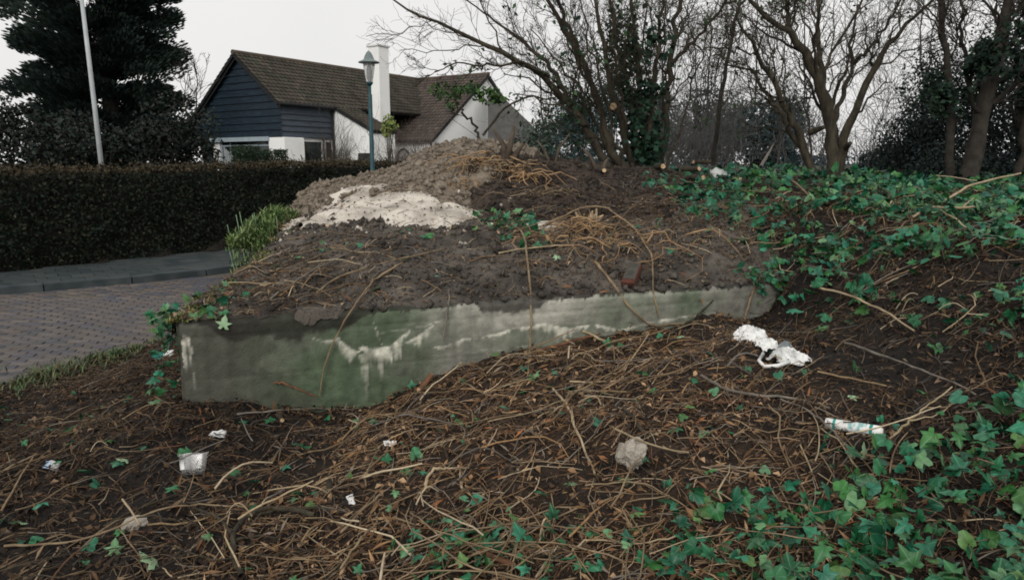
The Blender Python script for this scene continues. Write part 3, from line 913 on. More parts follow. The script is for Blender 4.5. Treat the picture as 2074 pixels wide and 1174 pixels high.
# side windows
wallq('wall', [hp(2.38, 1.1, G0), hp(2.38, 3.0, G0), hp(2.38, 3.0, FL), hp(2.38, 1.1, FL)], M['plaster'], th=.12)
for t0, t1 in ((1.12, 2.35), (2.45, 2.95)):
    w_ = wallq('window', [hp(2.42, t0, 1.1), hp(2.42, t1, 1.1), hp(2.42, t1, FL - .1), hp(2.42, t0, FL - .1)], M['glass'], th=.03)
    mb = MB()
    for a, b_ in ((t0, t0 + .07), (t1 - .07, t1)):
        mb.slab([hp(2.47, a, 1.1), hp(2.47, b_, 1.1), hp(2.47, b_, FL - .1), hp(2.47, a, FL - .1)], .06)
    mb.slab([hp(2.475, t0, FL - .17), hp(2.475, t1, FL - .17), hp(2.475, t1, FL - .08), hp(2.475, t0, FL - .08)], .06)
    mb.build('window_frame', M['white'], w_)
# white cat-slide wing
mb = MB()
mb.slab([hp(2.5, 2.95, G0), hp(4.94, 2.95, G0), hp(4.94, 2.95, 3.18), hp(3.7, 2.95, 3.72), hp(2.5, 2.95, 4.32)], 1.4)
mb.build('wall', M['plaster'], house)
w_ = wallq('window', [hp(4.1, 2.93, 1.2), hp(4.9, 2.93, 1.2), hp(4.9, 2.93, 2.15), hp(4.1, 2.93, 2.15)], M['glass'], th=.03)
mb = MB()
mb.slab([hp(4.05, 2.90, 2.08), hp(4.93, 2.90, 2.08), hp(4.93, 2.90, 2.2), hp(4.05, 2.90, 2.2)], .05)
mb.slab([hp(4.04, 2.905, 1.2), hp(4.10, 2.905, 1.2), hp(4.10, 2.905, 2.1), hp(4.04, 2.905, 2.1)], .05)
mb.build('window_frame', M['gutter'], w_)
# roofs
def roof(name, quad, pal):
    e0, e1, r1, r0 = quad
    o = MB().slab([e0, e1, r1, r0], .12).build(name, M['gutter'], house)
    tiles(o, 'roof_tiles', e0, e1, r1, r0, pal)
    return o
main = roof('roof', (hp(2.72, -.22, 4.22), hp(2.72, 12, 4.22), hp(0, 12, ZR), hp(0, -.22, ZR)), moss)
roof('roof', (hp(5.05, 2.85, 3.16), hp(5.05, 4.3, 3.16), hp(2.66, 4.3, 4.27), hp(2.66, 2.85, 4.27)), moss)
roof('roof', (hp(-4.3, 12, 3.0), hp(-4.3, -.22, 3.0), hp(0, -.22, ZR), hp(0, 12, ZR)), moss)
wing = roof('roof', (hp(.3, 7.0, 2.86), hp(4.95, 7.0, 2.86), hp(4.95, 11.8, 6.36), hp(.3, 11.8, 6.36)), rust)
roof('roof', (hp(4.95, 16.6, 2.86), hp(.3, 16.6, 2.86), hp(.3, 11.8, 6.36), hp(4.95, 11.8, 6.36)), rust)
mb = MB()
mb.tube([hp(0, -.24, ZR + .02), hp(0, 12, ZR + .02)], .11, 8)
mb.build('ridge_tile', mat('ridge_m', (0.07, 0.055, 0.042), 0.9, (0.10, 0.08, 0.06), 3, 4), main)
MB().tube([hp(.3, 11.8, 6.40), hp(4.95, 11.8, 6.40)], .11, 8).build('ridge_tile', mat('ridge_r', (0.08, 0.06, 0.05), 0.9, (0.11, 0.085, 0.07), 3, 4), wing)
MB().tube([hp(2.76, -.2, 4.19), hp(2.76, 2.9, 4.19)], .07, 8).build('gutter', M['gutter'], main)
MB().tube([hp(.8, 6.94, 2.82), hp(4.95, 6.94, 2.82)], .07, 8).build('gutter', M['gutter'], wing)
# wing walls
MB().slab([hp(4.82, 7.1, G0), hp(4.82, 16.5, G0), hp(4.82, 16.5, 2.9), hp(4.82, 11.8, 6.28), hp(4.82, 7.1, 2.9)], .25).build('gable_wall', M['plaster'], house)
MB().slab([hp(.6, 7.15, G0), hp(4.6, 7.15, G0), hp(4.6, 7.15, 2.85), hp(.6, 7.15, 2.85)], .25).build('wall', M['plaster'], house)
wd = MB()
for k in range(9):
    a0, a1 = math.pi * k / 9, math.pi * (k + 1) / 9
    wd.add([hp(3.0 + .45 * math.cos(a), 7.08, 2.0 + .5 * math.sin(a)) for a in (a0, a1)] + [hp(3.0 + .36 * math.cos(a), 7.08, 2.0 + .41 * math.sin(a)) for a in (a1, a0)], [(0, 1, 2, 3)])
wd.slab([hp(2.55, 7.08, 1.0), hp(2.64, 7.08, 1.0), hp(2.64, 7.08, 2.0), hp(2.55, 7.08, 2.0)], .05)
wd.slab([hp(3.36, 7.08, 1.0), hp(3.45, 7.08, 1.0), hp(3.45, 7.08, 2.0), hp(3.36, 7.08, 2.0)], .05)
wd.build('door_frame', M['gutter'], house)
MB().slab([hp(0, -.10, ZR - .06), hp(2.72, -.10, 4.16), hp(2.72, -.10, 3.98), hp(0, -.10, ZR - .26)], .03).build('verge_board', M['gutter'], main)
MB().slab([hp(-4.2, -.10, 2.98), hp(0, -.10, ZR - .06), hp(0, -.10, ZR - .26), hp(-4.2, -.10, 2.80)], .03).build('verge_board', M['gutter'], main)
MB().tube([hp(2.72, 2.86, 4.15), hp(2.62, 2.84, 3.9), hp(2.62, 2.84, .4)], .045, 8).build('downpipe', M['gutter'], main)
MB().tube([hp(4.90, 6.92, 2.78), hp(4.86, 7.02, 2.5), hp(4.86, 7.02, .4)], .045, 8).build('downpipe', M['gutter'], wing)
# chimney
c0 = hp(3.95, 4.5, 0)
ch = MB().box((c0[0], c0[1], 4.9), (.64, .64, 4.0), Matrix.Rotation(math.atan2(HV[1], HV[0]) , 3, 'Z'), .02).build('chimney', M['plaster'], house)
MB().box((c0[0], c0[1], 6.93), (.74, .74, .10), Matrix.Rotation(math.atan2(HV[1], HV[0]), 3, 'Z'), .02).build('chimney_cap', M['white'], ch)

# dark grey outbuilding roof to the right of the white gable
ob = thing('outbuilding', P(1050, 320, 37), 'plain dark grey roof rising beside the white gable wall', 'outbuilding')
qa, qb, qc, qd = P(989, 306, 35.6), P(1132, 307, 36.4), P(1010, 188, 39.2), P(989, 186, 39.0)
MB().slab([qa, qb, qc, qd], .14).build('roof', M['grey_roof'], ob)
MB().tube([qa + np.array([0, -.06, -.05]), qb + np.array([0, -.06, -.05])], .06, 6).build('gutter', M['gutter'], ob)
mb = MB()
for a, b_ in ((qa, qb), (qb, qc), (qd, qa)):
    a2, b2 = a + np.array([0, .25, -.2]), b_ + np.array([0, .25, -.2])
    mb.add([(a2[0], a2[1], .2), (b2[0], b2[1], .2), b2, a2], [(0, 1, 2, 3)])
mb.build('wall', M['board'], ob)

# ================================================================== street lamp
def street_lamp(name, base, H, label, m_post, s=1.0, group='street lamps along the road'):
    b = np.array(base, float)
    L_ = thing(name, b, label, 'street lamp', group)
    p = lambda z: b + np.array([0, 0, z])
    MB().tube([p(-.1), p(1.0), p(1.02), p(H - .85), p(H - .83), p(H - .66)], [.062 * s, .062 * s, .048 * s, .042 * s, .03 * s, .03 * s], 12).build('post', m_post, L_, True)
    MB().tube([p(H - .68), p(H - .62), p(H - .60)], [.03 * s, .07 * s, .07 * s], 14).build('collar', m_post, L_, True)
    gl = bpy.data.materials.get('lamp_glass')
    if gl is None:
        gl = mat('lamp_glass', (0.75, 0.75, 0.73), 0.25, (0.8, 0.8, 0.78), 3, 2, trans=0.75)
    MB().tube([p(H - .60), p(H - .40), p(H - .22)], [.065 * s, .10 * s, .125 * s], 14, cap=False).build('lantern_glass', gl, L_, True)
    MB().tube([p(H - .60), p(H - .50), p(H - .34), p(H - .26)], [.02, .04 * s, .035 * s, .02 * s], 10).build('bulb', M['curtain'], L_, True)
    MB().tube([p(H - .225), p(H - .205), p(H - .165), p(H - .10), p(H - .03), p(H + .01)], [.215 * s, .205 * s, .11 * s, .085 * s, .05 * s, .01], 18).build('lamp_cap', mat('cap_' + name, (0.20, 0.24, 0.235), 0.5, (0.13, 0.17, 0.17), 5, 4), L_, True)
    return L_
lb = P(759, 480, 15.0)
street_lamp('street_lamp', (lb[0], lb[1], 0.08), P(752, 104, 15.0)[2] - .08, 'teal green lantern post rising in front of the house chimney', M['metal_green'])
lb = P(1538, 330, 42.0)
street_lamp('street_lamp', (lb[0], lb[1], 1.3), P(1537, 212, 42.0)[2] - 1.3, 'distant pale headed lantern among the far dark shrubs', M['metal_green'], 1.3)

# ================================================================== flagpole
f0, f1 = P(216, 420, 17.0), P(150, -130, 16.6)
fl = thing('flagpole', (f0[0], f0[1], .4), 'tall white flagpole leaning in front of the dark conifer', 'flagpole')
MB().tube([(f0[0], f0[1], .35), f0 * .6 + f1 * .4, f1], [.060, .050, .038], 12).build('pole', mat('pole_paint', (0.46, 0.49, 0.50), .5, (0.36, 0.39, 0.40), 3, 6, coord='World'), fl, True)
MB().tube([f1, f1 + np.array([0, 0, .06]), f1 + np.array([0, 0, .12])], [.06, .07, .02], 12).build('finial', M['white'], fl, True)
MB().tube([f0 + np.array([0, -.1, 0]), f0 + np.array([0, -.1, .25])], .02, 6).build('cleat', M['gutter'], fl, True)

# ================================================================== hedge
hl = resample(HEDGE, 70)
tn = np.gradient(hl, axis=0); tn /= np.linalg.norm(tn, axis=1, keepdims=True)
nm = np.stack([-tn[:, 1], tn[:, 0]], 1)                   # away from the road
HW = 0.9
def hedge_top(x): return 1.60 + 0.20 * np.clip((x + 9) / 8, 0, 1.2) + 0.05 * fbm(np.asarray(x, float) * .9, np.asarray(x, float) * 0, 70, 3)
hedge = thing('clipped_hedge', (hl[35, 0], hl[35, 1], 0.1), 'long dark clipped hedge along the far pavement', 'hedge')
prof = [(0.06, .05), (0.0, .6), (0.0, 1.3), (.08, .0), (.45, .0), (.82, .0), (.9, 1.3), (.86, .05)]
VV_, FF_ = [], []
for i in range(70):
    ht = hedge_top(hl[i, 0])
    row = [(0.10, .05), (0.05, .5), (0.05, 1.0), (.08, ht - .18), (.16, ht - .10), (.45, ht - .08), (.76, ht - .12), (.84, 1.0), (.80, .05)]
    for o_, z_ in row:
        VV_.append((hl[i, 0] + nm[i, 0] * o_, hl[i, 1] + nm[i, 1] * o_, z_))
for i in range(69):
    for k in range(8):
        a = i * 9 + k
        FF_.append((a, a + 9, a + 10, a + 1))
M['hedge_core'] = mat('hedge_core', (0.006, 0.006, 0.005), 0.95, (0.014, 0.012, 0.009), 9, 6, coord='World', bump=0.8, bscale=30)
link('core', fast_mesh('core', np.array(VV_), np.array(FF_)), M['hedge_core'], hedge)
nl = 78000
s_ = rng.uniform(8, 69, nl)
i0 = np.floor(s_).astype(int).clip(0, 68); fr_ = (s_ - i0)[:, None]
bp_ = hl[i0] * (1 - fr_) + hl[i0 + 1] * fr_
bn = nm[i0]
kind_ = rng.random(nl)
ht = hedge_top(bp_[:, 0])
front = kind_ < 0.62
zz = np.where(front, 0.03 + (ht - .03) * rng.random(nl) ** .85, ht - 0.09 + rng.random(nl) * .10)
off = np.where(front, rng.normal(0.0, .045, nl) + 0.10 * fbm(s_ * 1.1, zz * 1.6, 71, 3) - .03, rng.uniform(-.02, .9, nl))
zz = zz + np.where(front, 0, 0.05 * fbm(s_ * 2, off * 2, 72, 3) + rng.exponential(.03, nl))
pos = np.stack([bp_[:, 0] + bn[:, 0] * off, bp_[:, 1] + bn[:, 1] * off, zz], 1)
nrm_ = np.where(front[:, None], np.stack([-bn[:, 0], -bn[:, 1], 0 * zz], 1), np.array([0, 0, 1.0])[None]) + rng.normal(0, .7, (nl, 3))
nrm_ /= np.linalg.norm(nrm_, axis=1, keepdims=True)
Vh, Fh = kites(pos, nrm_, rng.uniform(.04, .085, nl), rng, .55)
br = np.clip((1 - sm(.0, .14, ht - zz)) * .75 + .04 * (fbm(s_ * .8, zz * 1.5, 73, 3) + .2) + rng.normal(0, .2, nl), 0, 1)[:, None]
ch_ = (1 - br) * np.array([0.010, 0.017, 0.011]) + br * np.array([0.066, 0.050, 0.030])
ch_ *= rng.uniform(.8, 1.2, (nl, 1))
tag(link('foliage', fast_mesh('foliage', Vh, Fh, np.repeat(ch_, 4, 0)), M['foliage'], hedge), kind='stuff')
ns = 1500
ks = rng.choice(np.where(~front)[0], ns)
ds_ = rng.normal(0, .35, (ns, 3)); ds_[:, 2] = 1
p_s, r_s = None, None
_t = np.linspace(0, 1, 4)[None, :, None]
p_s = pos[ks][:, None] + ds_[:, None] * _t * rng.exponential(.06, (ns, 1, 1)) + np.array([0, 0, -.02])
tag(link('stray_shoots', fast_mesh('stray_shoots', *batch_tubes(p_s, np.full((ns, 4), .0028), 3)), M['bark'], hedge), kind='stuff')

# ================================================================== leaf clouds, bushes, trees
def cloud(c, rad, n, size, r, shell=0.5, upbias=0.3):
    d = rand_dirs(n, r)
    rr = (shell + (1 - shell) * r.random(n)) ** 0.6
    d2 = d * (1 + 0.28 * fbm(d[:, 0] * 2.2 + c[0], d[:, 1] * 2.2 + d[:, 2] * 2.2, 81, 3))[:, None]
    pos = np.array(c) + d2 * rr[:, None] * np.array(rad)
    nrm = d * 0.6 + rand_dirs(n, r) * 0.8 + np.array([0, 0, upbias])
    nrm /= np.linalg.norm(nrm, axis=1, keepdims=True)
    return kites(pos, nrm, r.uniform(.6, 1.3, n) * size, r, .6)
def bush(name, c, rad, n, size, pal, label, group=None, cat='shrub', lobes=7, twigs=0, seed=0, stem=True):
    """evergreen bush: several leafy lobes round a few stems"""
    r = np.random.default_rng(seed + 900)
    c = np.array(c, float); rad = np.array(rad, float)
    zb = float(ground_h(np.array([c[0]]), np.array([c[1]]), False)[0])
    root = thing(name, (c[0], c[1], zb), label, cat, group)
    parts = []
    pal = np.array(pal)
    tops = []
    for k in range(lobes):
        d = rand_dirs(1, r)[0] * r.uniform(.25, .75)
        lc = c + d * rad
        lr = rad * r.uniform(.38, .62)
        m = int(n / lobes)
        v, f = cloud(lc, lr, m, size, r, .35)
        col = pal[r.integers(0, len(pal), m)] * r.uniform(.7, 1.35) * r.uniform(.75, 1.25, (m, 1))
        parts.append((v, f, np.repeat(col, 4, 0)))
        tops.append(lc)
    v, f, col = merge(parts)
    v[:, 2] = np.maximum(v[:, 2], zb - .02)
    tag(link('foliage', fast_mesh('foliage', v, f, col), M['foliage'], root), kind='stuff')
    if stem:
        mb = MB()
        for t in tops:
            mid = (np.array([c[0], c[1], zb]) + t) / 2 + r.normal(0, .08, 3) * rad
            mb.tube([(c[0] + r.normal(0, .05), c[1] + r.normal(0, .05), zb - .05), mid, t], [.03 * rad[0] ** .5, .022, .01], 5)
        mb.build('stem', M['bark_dark'], root)
    return root
def twig_batch(starts, dirs, lens, r, n=6, bend=0.25, up=0.15, r0=.008, r1=.002, kink=0.10):
    B = len(starts)
    t = np.linspace(0, 1, n)
    side = rand_dirs(B, r) * bend
    side[:, 2] += up
    pts = starts[:, None] + dirs[:, None] * (lens[:, None, None] * t[None, :, None]) + side[:, None] * (lens[:, None, None] * (t ** 2)[None, :, None])
    jit = r.normal(0, kink, (B, n, 3)) * lens[:, None, None] * 0.25
    jit[:, 0] = 0
    pts = pts + jit
    rad = (np.asarray(r0).reshape(-1, 1) * (1 - t) + np.asarray(r1).reshape(-1, 1) * t) * np.ones((B, 1))
    return pts, rad
def sprout(pts, rad, per, r, lf, ang=(0.5, 1.1), frm=0.25, n=6, up=0.15, rf=0.55, bend=.25, rmin=.0025):
    """side shoots on a batch of limbs (B,n,3)"""
    B, m, _ = pts.shape
    tot = B * per
    t = r.uniform(frm, 1.0, tot) * (m - 1)
    bi = np.repeat(np.arange(B), per)
    i = np.floor(t).astype(int).clip(0, m - 2)
    f = (t - i)[:, None]
    st = pts[bi, i] * (1 - f) + pts[bi, i + 1] * f
    tg = pts[bi, i + 1] - pts[bi, i]
    tg /= np.linalg.norm(tg, axis=1, keepdims=True) + 1e-9
    L_ = np.linalg.norm(np.diff(pts, axis=1), axis=2).sum(1)[bi]
    ax = np.cross(tg, rand_dirs(tot, r)); ax /= np.linalg.norm(ax, axis=1, keepdims=True) + 1e-9
    a = r.uniform(*ang, tot)[:, None]
    d = tg * np.cos(a) + ax * np.sin(a)
    ln = L_ * r.uniform(*lf, tot) * (1.15 - 0.6 * t / (m - 1))
    rr = np.maximum((rad[bi, i] * (1 - f[:, 0]) + rad[bi, i + 1] * f[:, 0]) * rf, rmin)
    return twig_batch(st, d, ln, r, n, bend, up, rr, np.maximum(rr * .3, rmin * .8))
def limb(pts, w0, w1, n=14, wob=0.02, r=rng):
    """hand-laid limb: list of (px, py, d) through which it grows; widths in photo pixels"""
    p = np.array([P(*q) for q in pts])
    s = np.concatenate([[0], np.cumsum(np.linalg.norm(np.diff(p, axis=0), axis=1))])
    t = np.linspace(0, s[-1], n)
    out = np.stack([np.interp(t, s, p[:, k]) for k in range(3)], 1)
    k = np.array([.25, .5, .25])
    o2 = out.copy()
    for _ in range(2):
        o2[1:-1] = o2[:-2] * .25 + o2[1:-1] * .5 + o2[2:] * .25
    o2[1:-1] += r.normal(0, wob, (n - 2, 3))
    d = np.interp(t, s, p[:, 1])
    rad = np.linspace(w0 * .58, w1 * .5, n) / 2 / F_PX * d
    rad = rad * (1 + .06 * r.normal(size=n))
    return o2, rad
def tree(name, base, limbs, label, r, bark, cat='tree', group=None, shoots=(9, 7, 5), leaves=None, fine=True, lf=((.25, .55), (.3, .6), (.3, .7)), rmin=(.0055, .0034, .0024), up=.15):
    root = thing(name, base, label, cat, group)
    for (lp, lr) in limbs:
        v, f = batch_tubes(lp[None], lr[None], 9)
        link('trunk', fast_mesh('trunk', v, f, smooth=True), bark, root)
    A = np.stack([l[0] for l in limbs]); AR = np.stack([l[1] for l in limbs])
    p1, r1 = sprout(A, AR, shoots[0], r, lf[0], (.35, .95), .22, 9, up, .34, .22, rmin[0])
    p2, r2 = sprout(p1, r1, shoots[1], r, lf[1], (.4, 1.0), .15, 7, up * .7, .5, .25, rmin[1])
    parts = [batch_tubes(p1, r1, 5), batch_tubes(p2, r2, 4)]
    p3 = None
    if fine:
        p3, r3 = sprout(p2, r2, shoots[2], r, lf[2], (.4, 1.1), .15, 5, up * .5, .65, .3, rmin[2])
        parts.append(batch_tubes(p3, r3, 3))
    v, f, _ = merge(parts)
    link('crown', fast_mesh('crown', v, f), bark, root)
    if leaves:
        nL, size, pal = leaves
        src = (p3 if p3 is not None else p2).reshape(-1, 3)
        k = r.integers(0, len(src), nL)
        # leaves sit in clusters on some of the shoots
        cl = fbm(src[k, 0] * 1.6, src[k, 2] * 1.6 + src[k, 1], 91, 3)
        k = k[cl > .12]
        pos = src[k] + r.normal(0, .04, (len(k), 3))
        v, f = kites(pos, rand_dirs(len(k), r), r.uniform(.6, 1.4, len(k)) * size, r, .6)
        col = np.array(pal)[r.integers(0, len(pal), len(k))] * r.uniform(.7, 1.3, (len(k), 1))
        tag(link('foliage', fast_mesh('foliage', v, f, np.repeat(col, 4, 0)), M['foliage'], root), kind='stuff')
    return root, (A, AR, p1, r1, p2, r2)

# ------------------------------------------------------------------ multi-stemmed tree in the middle
rt = np.random.default_rng(5)
L1 = [limb([(1232, 338, 10.6), (1195, 275, 10.5), (1152, 205, 10.4), (1105, 150, 10.3), (1045, 118, 10.1), (985, 90, 10.0), (905, 55, 9.9), (790, -5, 9.7)], 30, 6, 18, r=rt),
      limb([(1152, 205, 10.4), (1115, 128, 10.6), (1062, 82, 10.8), (1000, 40, 11.0), (930, -10, 11.2)], 17, 4, 18, r=rt),
      limb([(1112, 155, 10.3), (1050, 128, 9.9), (985, 133, 9.6), (930, 128, 9.4), (880, 145, 9.3)], 11, 4, 18, r=rt),
      limb([(1270, 342, 10.8), (1225, 290, 10.8), (1208, 184, 10.8), (1168, 107, 10.8), (1128, 31, 10.8), (1085, -40, 10.8)], 30, 12, 18, r=rt),
      limb([(1180, 130, 10.8), (1155, 60, 10.7), (1130, 0, 10.6), (1110, -60, 10.5)], 18, 9, 18, r=rt),
      limb([(1285, 344, 11.0), (1258, 255, 11.0), (1238, 185, 11.1), (1226, 100, 11.2), (1208, 20, 11.3), (1190, -60, 11.4)], 24, 10, 18, r=rt),
      limb([(1300, 345, 11.1), (1285, 250, 11.3), (1268, 150, 11.5), (1245, 70, 11.6), (1225, -60, 11.7)], 24, 9, 18, r=rt),
      limb([(1312, 345, 11.2), (1300, 250, 11.4), (1292, 150, 11.6), (1282, 60, 11.8), (1275, -60, 12.0)], 26, 10, 18, r=rt),
      limb([(1338, 338, 11.0), (1350, 240, 11.0), (1358, 130, 11.0), (1372, 40, 11.0), (1388, -50, 11.0)], 26, 14, 18, r=rt),
      limb([(1360, 128, 11.0), (1385, 100, 10.9), (1430, 55, 10.7), (1490, -15, 10.5)], 14, 7, 18, r=rt),
      limb([(1322, 342, 10.7), (1318, 240, 10.5), (1325, 150, 10.3), (1338, 60, 10.2), (1342, -40, 10.1)], 20, 8, 18, r=rt)]
for (bx, m1, m2, tx, ty, dd, w) in [(1245, (1212, 260), (1165, 165), 1075, 60, 10.2, 17), (1250, (1222, 250), (1180, 150), 1120, 20, 11.4, 15), (1262, (1240, 240), (1205, 120), 1165, -20, 10.4, 15), (1276, (1262, 230), (1245, 110), 1235, -30, 10.3, 14),
        (1296, (1290, 220), (1300, 110), 1312, -30, 11.6, 14), (1306, (1310, 230), (1335, 120), 1300, -30, 10.9, 12), (1255, (1215, 280), (1140, 215), 1045, 190, 10.1, 11), (1330, (1338, 250), (1345, 140), 1405, 10, 11.8, 12), (1348, (1380, 260), (1400, 180), 1440, 60, 11.6, 10), (1238, (1185, 255), (1110, 180), 1020, 150, 10.9, 11)]:
    L1.append(limb([(bx, 343, 11.0), (m1[0], m1[1], (11 + dd) / 2), (m2[0], m2[1], dd), (tx, ty, dd)], w, 4, 18, .025, rt))
t1, T1 = tree('multi_stemmed_tree', P(1285, 345, 11.0), L1, 'multi-stemmed bare tree with many trunks leaning left over the heap', rt, M['bark'], shoots=(8, 7, 6), lf=((.2, .45), (.3, .6), (.3, .7)), rmin=(.005, .003, .002), leaves=(2600, .07, [(0.03, 0.07, 0.03), (0.05, 0.10, 0.04), (0.02, 0.05, 0.03)]))
# ivy sheathing the two dark inner stems
pv = []
for li in (6, 7, 10):
    lp = L1[li][0]
    k = rng.integers(0, 13, 900)
    pv.append(lp[k] + rng.normal(0, 1, (900, 3)) * np.array([.10, .10, .16]))
pv = np.concatenate(pv)
pv = pv[fbm(pv[:, 0] * 3, pv[:, 2] * 2.2, 93, 3) > -.22]
v, f = kites(pv, rand_dirs(len(pv), rng), rng.uniform(.06, .12, len(pv)), rng, .8)
cc = np.array([(0.016, 0.042, 0.026), (0.025, 0.06, 0.035), (0.012, 0.03, 0.02)])[rng.integers(0, 3, len(pv))]
tag(link('ivy_foliage', fast_mesh('ivy_foliage', v, f, np.repeat(cc, 4, 0)), M['foliage'], t1), kind='stuff')
# pruned branch end on the stem
q = P(1242, 216, 10.75)
MB().tube([q + np.array([.0, .12, -.02]), q, q + np.array([-.002, -.012, .001])], [.055, .055, .050], 10).build('cut_end', M['cut_wood'], t1)

# ------------------------------------------------------------------ forked tree on the right
rt = np.random.default_rng(8)
L2 = [limb([(1690, 378, 10.2), (1690, 330, 10.2), (1686, 280, 10.2), (1668, 190, 10.2), (1640, 125, 10.2), (1600, 70, 10.1), (1545, 20, 10.0), (1490, -20, 9.9)], 56, 9, 18, r=rt),
      limb([(1652, 366, 10.0), (1630, 300, 10.0), (1600, 240, 9.9), (1560, 150, 9.8), (1525, 95, 9.7), (1490, 30, 9.6)], 30, 8, 18, r=rt),
      limb([(1640, 335, 10.0), (1605, 270, 10.3), (1560, 195, 10.5), (1520, 140, 10.7), (1470, 130, 10.8)], 20, 6, 18, r=rt),
      limb([(1682, 270, 10.2), (1668, 170, 10.4), (1660, 90, 10.6), (1655, -40, 10.8)], 26, 9, 18, r=rt),
      limb([(1698, 345, 10.2), (1712, 265, 10.1), (1745, 205, 10.0), (1766, 150, 9.9), (1808, 80, 9.8), (1895, -5, 9.7)], 38, 9, 18, r=rt),
      limb([(1688, 250, 10.3), (1708, 190, 10.4), (1728, 128, 10.5), (1722, 90, 10.6), (1738, 10, 10.8)], 18, 7, 18, r=rt),
      limb([(1725, 130, 10.5), (1770, 90, 10.5), (1815, 20, 10.5), (1840, -40, 10.5)], 12, 6, 18, r=rt),
      limb([(1612, 88, 10.1), (1595, 40, 10.2), (1590, 0, 10.3), (1600, -50, 10.4)], 16, 8, 18, r=rt),
      limb([(1540, 120, 9.8), (1500, 100, 9.7), (1440, 100, 9.6), (1390, 85, 9.5)], 8, 4, 18, r=rt)]
t2, T2 = tree('forked_tree', P(1688, 378, 10.2), L2, 'bare forked tree standing alone in front of the open sky gap', rt, M['bark'], shoots=(11, 7, 6), rmin=(.005, .003, .002), leaves=(1200, .06, [(0.03, 0.05, 0.02), (0.04, 0.07, 0.03)]))
for (a, b_, w) in (((1640, 268, 10.0), (1668, 258, 9.8), .05), ((1712, 300, 10.1), (1722, 290, 9.9), .045)):
    MB().tube([P(*a), P(*b_)], [w, w * .6], 8).build('broken_stub', M['bark'], t2)

rt = np.random.default_rng(9)
L3 = [limb([(1445, 335, 12.5), (1450, 270, 12.5), (1462, 190, 12.5), (1478, 100, 12.5), (1494, 20, 12.5), (1505, -50, 12.5)], 17, 11, 14, r=rt),
      limb([(1494, 20, 12.5), (1520, -20, 12.4), (1540, -60, 12.3)], 10, 6, 14, r=rt)]
tree('slender_tree', P(1445, 335, 12.5), L3, 'single slender leaning trunk between the two larger bare trees', rt, M['bark_dark'], shoots=(8, 5, 4))

# ------------------------------------------------------------------ dark trunk at the right edge
rt = np.random.default_rng(10)
L4 = [limb([(1955, 388, 9.0), (1975, 300, 9.0), (1998, 200, 9.0), (2028, 80, 9.0), (2050, -40, 9.0)], 62, 36, 16, r=rt),
      limb([(1925, 380, 9.3), (1925, 300, 9.4), (1922, 160, 9.5), (1910, 60, 9.5), (1902, -50, 9.5)], 30, 18, 16, r=rt),
      limb([(1985, 250, 9.0), (1960, 150, 8.8), (1945, 60, 8.7), (1950, -40, 8.6)], 18, 10, 16, r=rt),
      limb([(2060, 390, 9.6), (2075, 250, 9.7), (2085, 120, 9.8), (2100, -40, 9.9)], 26, 16, 16, r=rt)]
t4, _ = tree('ivy_clad_tree', P(1955, 388, 9.0), L4, 'thick dark trunks hung with evergreen leaves at the right edge', rt, M['bark_dark'], shoots=(11, 7, 5), leaves=(42000, .07, [(0.018, 0.034, 0.022), (0.028, 0.052, 0.032), (0.012, 0.024, 0.018)]))

# ------------------------------------------------------------------ conifer and shrubs on the left
rp = np.random.default_rng(21)
pc = P(232, 330, 34.0)
pine = thing('tall_conifer', (pc[0], pc[1], .45), 'tall black-green conifer towering behind the flagpole', 'conifer')
MB().tube([(pc[0], pc[1], .3), (pc[0] + .1, pc[1], 6), (pc[0], pc[1], 13.5)], [.42, .32, .06], 10).build('trunk', M['bark_dark'], pine, True)
parts, bm = [], MB()
palp = np.array([(0.020, 0.034, 0.030), (0.028, 0.045, 0.038), (0.014, 0.024, 0.022), (0.034, 0.05, 0.036)])
for k in range(120):
    z = 2.4 + 10.6 * (k / 119)
    a = k * 2.399 + rp.normal(0, .3)
    reach = (3.7 if z < 9 else 3.7 - (z - 9) * .7) * rp.uniform(.5, 1.08)
    z += rp.normal(0, .5)
    e = np.array([pc[0] + math.cos(a) * reach, pc[1] + math.sin(a) * reach, z + reach * rp.uniform(-.22, .22)])
    st = np.array([pc[0], pc[1], z - .2])
    bm.tube([st, st * .5 + e * .5 + np.array([0, 0, .12]), e], [.07, .045, .015], 5)
    for g in (.45, .75, 1.0):
        c = st * (1 - g) + e * g
        if rp.random() < .08: continue
        rad = np.array([1.05, 1.05, .62]) * rp.uniform(.55, 1.1) * (.7 + .3 * g)
        m_n = 430
        d = rand_dirs(m_n, rp) * (rp.random((m_n, 1)) ** .45)
        pos = c + d * rad
        out = np.stack([np.cos(a) + d[:, 0] * .8, np.sin(a) + d[:, 1] * .8, .35 + .4 * rp.random(m_n)], 1)
        out /= np.linalg.norm(out, axis=1, keepdims=True)
        sd_ = np.cross(out, rand_dirs(m_n, rp)); sd_ /= np.linalg.norm(sd_, axis=1, keepdims=True)
        L_ = rp.uniform(.16, .34, (m_n, 1)); w_ = rp.uniform(.03, .06, (m_n, 1))
        v = np.stack([pos - out * L_ * .5, pos + sd_ * w_, pos + out * L_ * .5, pos - sd_ * w_], 1).reshape(-1, 3)
        col = palp[rp.integers(0, 4, m_n)] * rp.uniform(.7, 1.3, (m_n, 1))
        parts.append((v, np.arange(m_n * 4).reshape(-1, 4), np.repeat(col, 4, 0)))
bm.build('branches', M['bark_dark'], pine)
v, f, col = merge(parts)
tag(link('crown', fast_mesh('crown', v, f, col), M['foliage'], pine), kind='stuff')

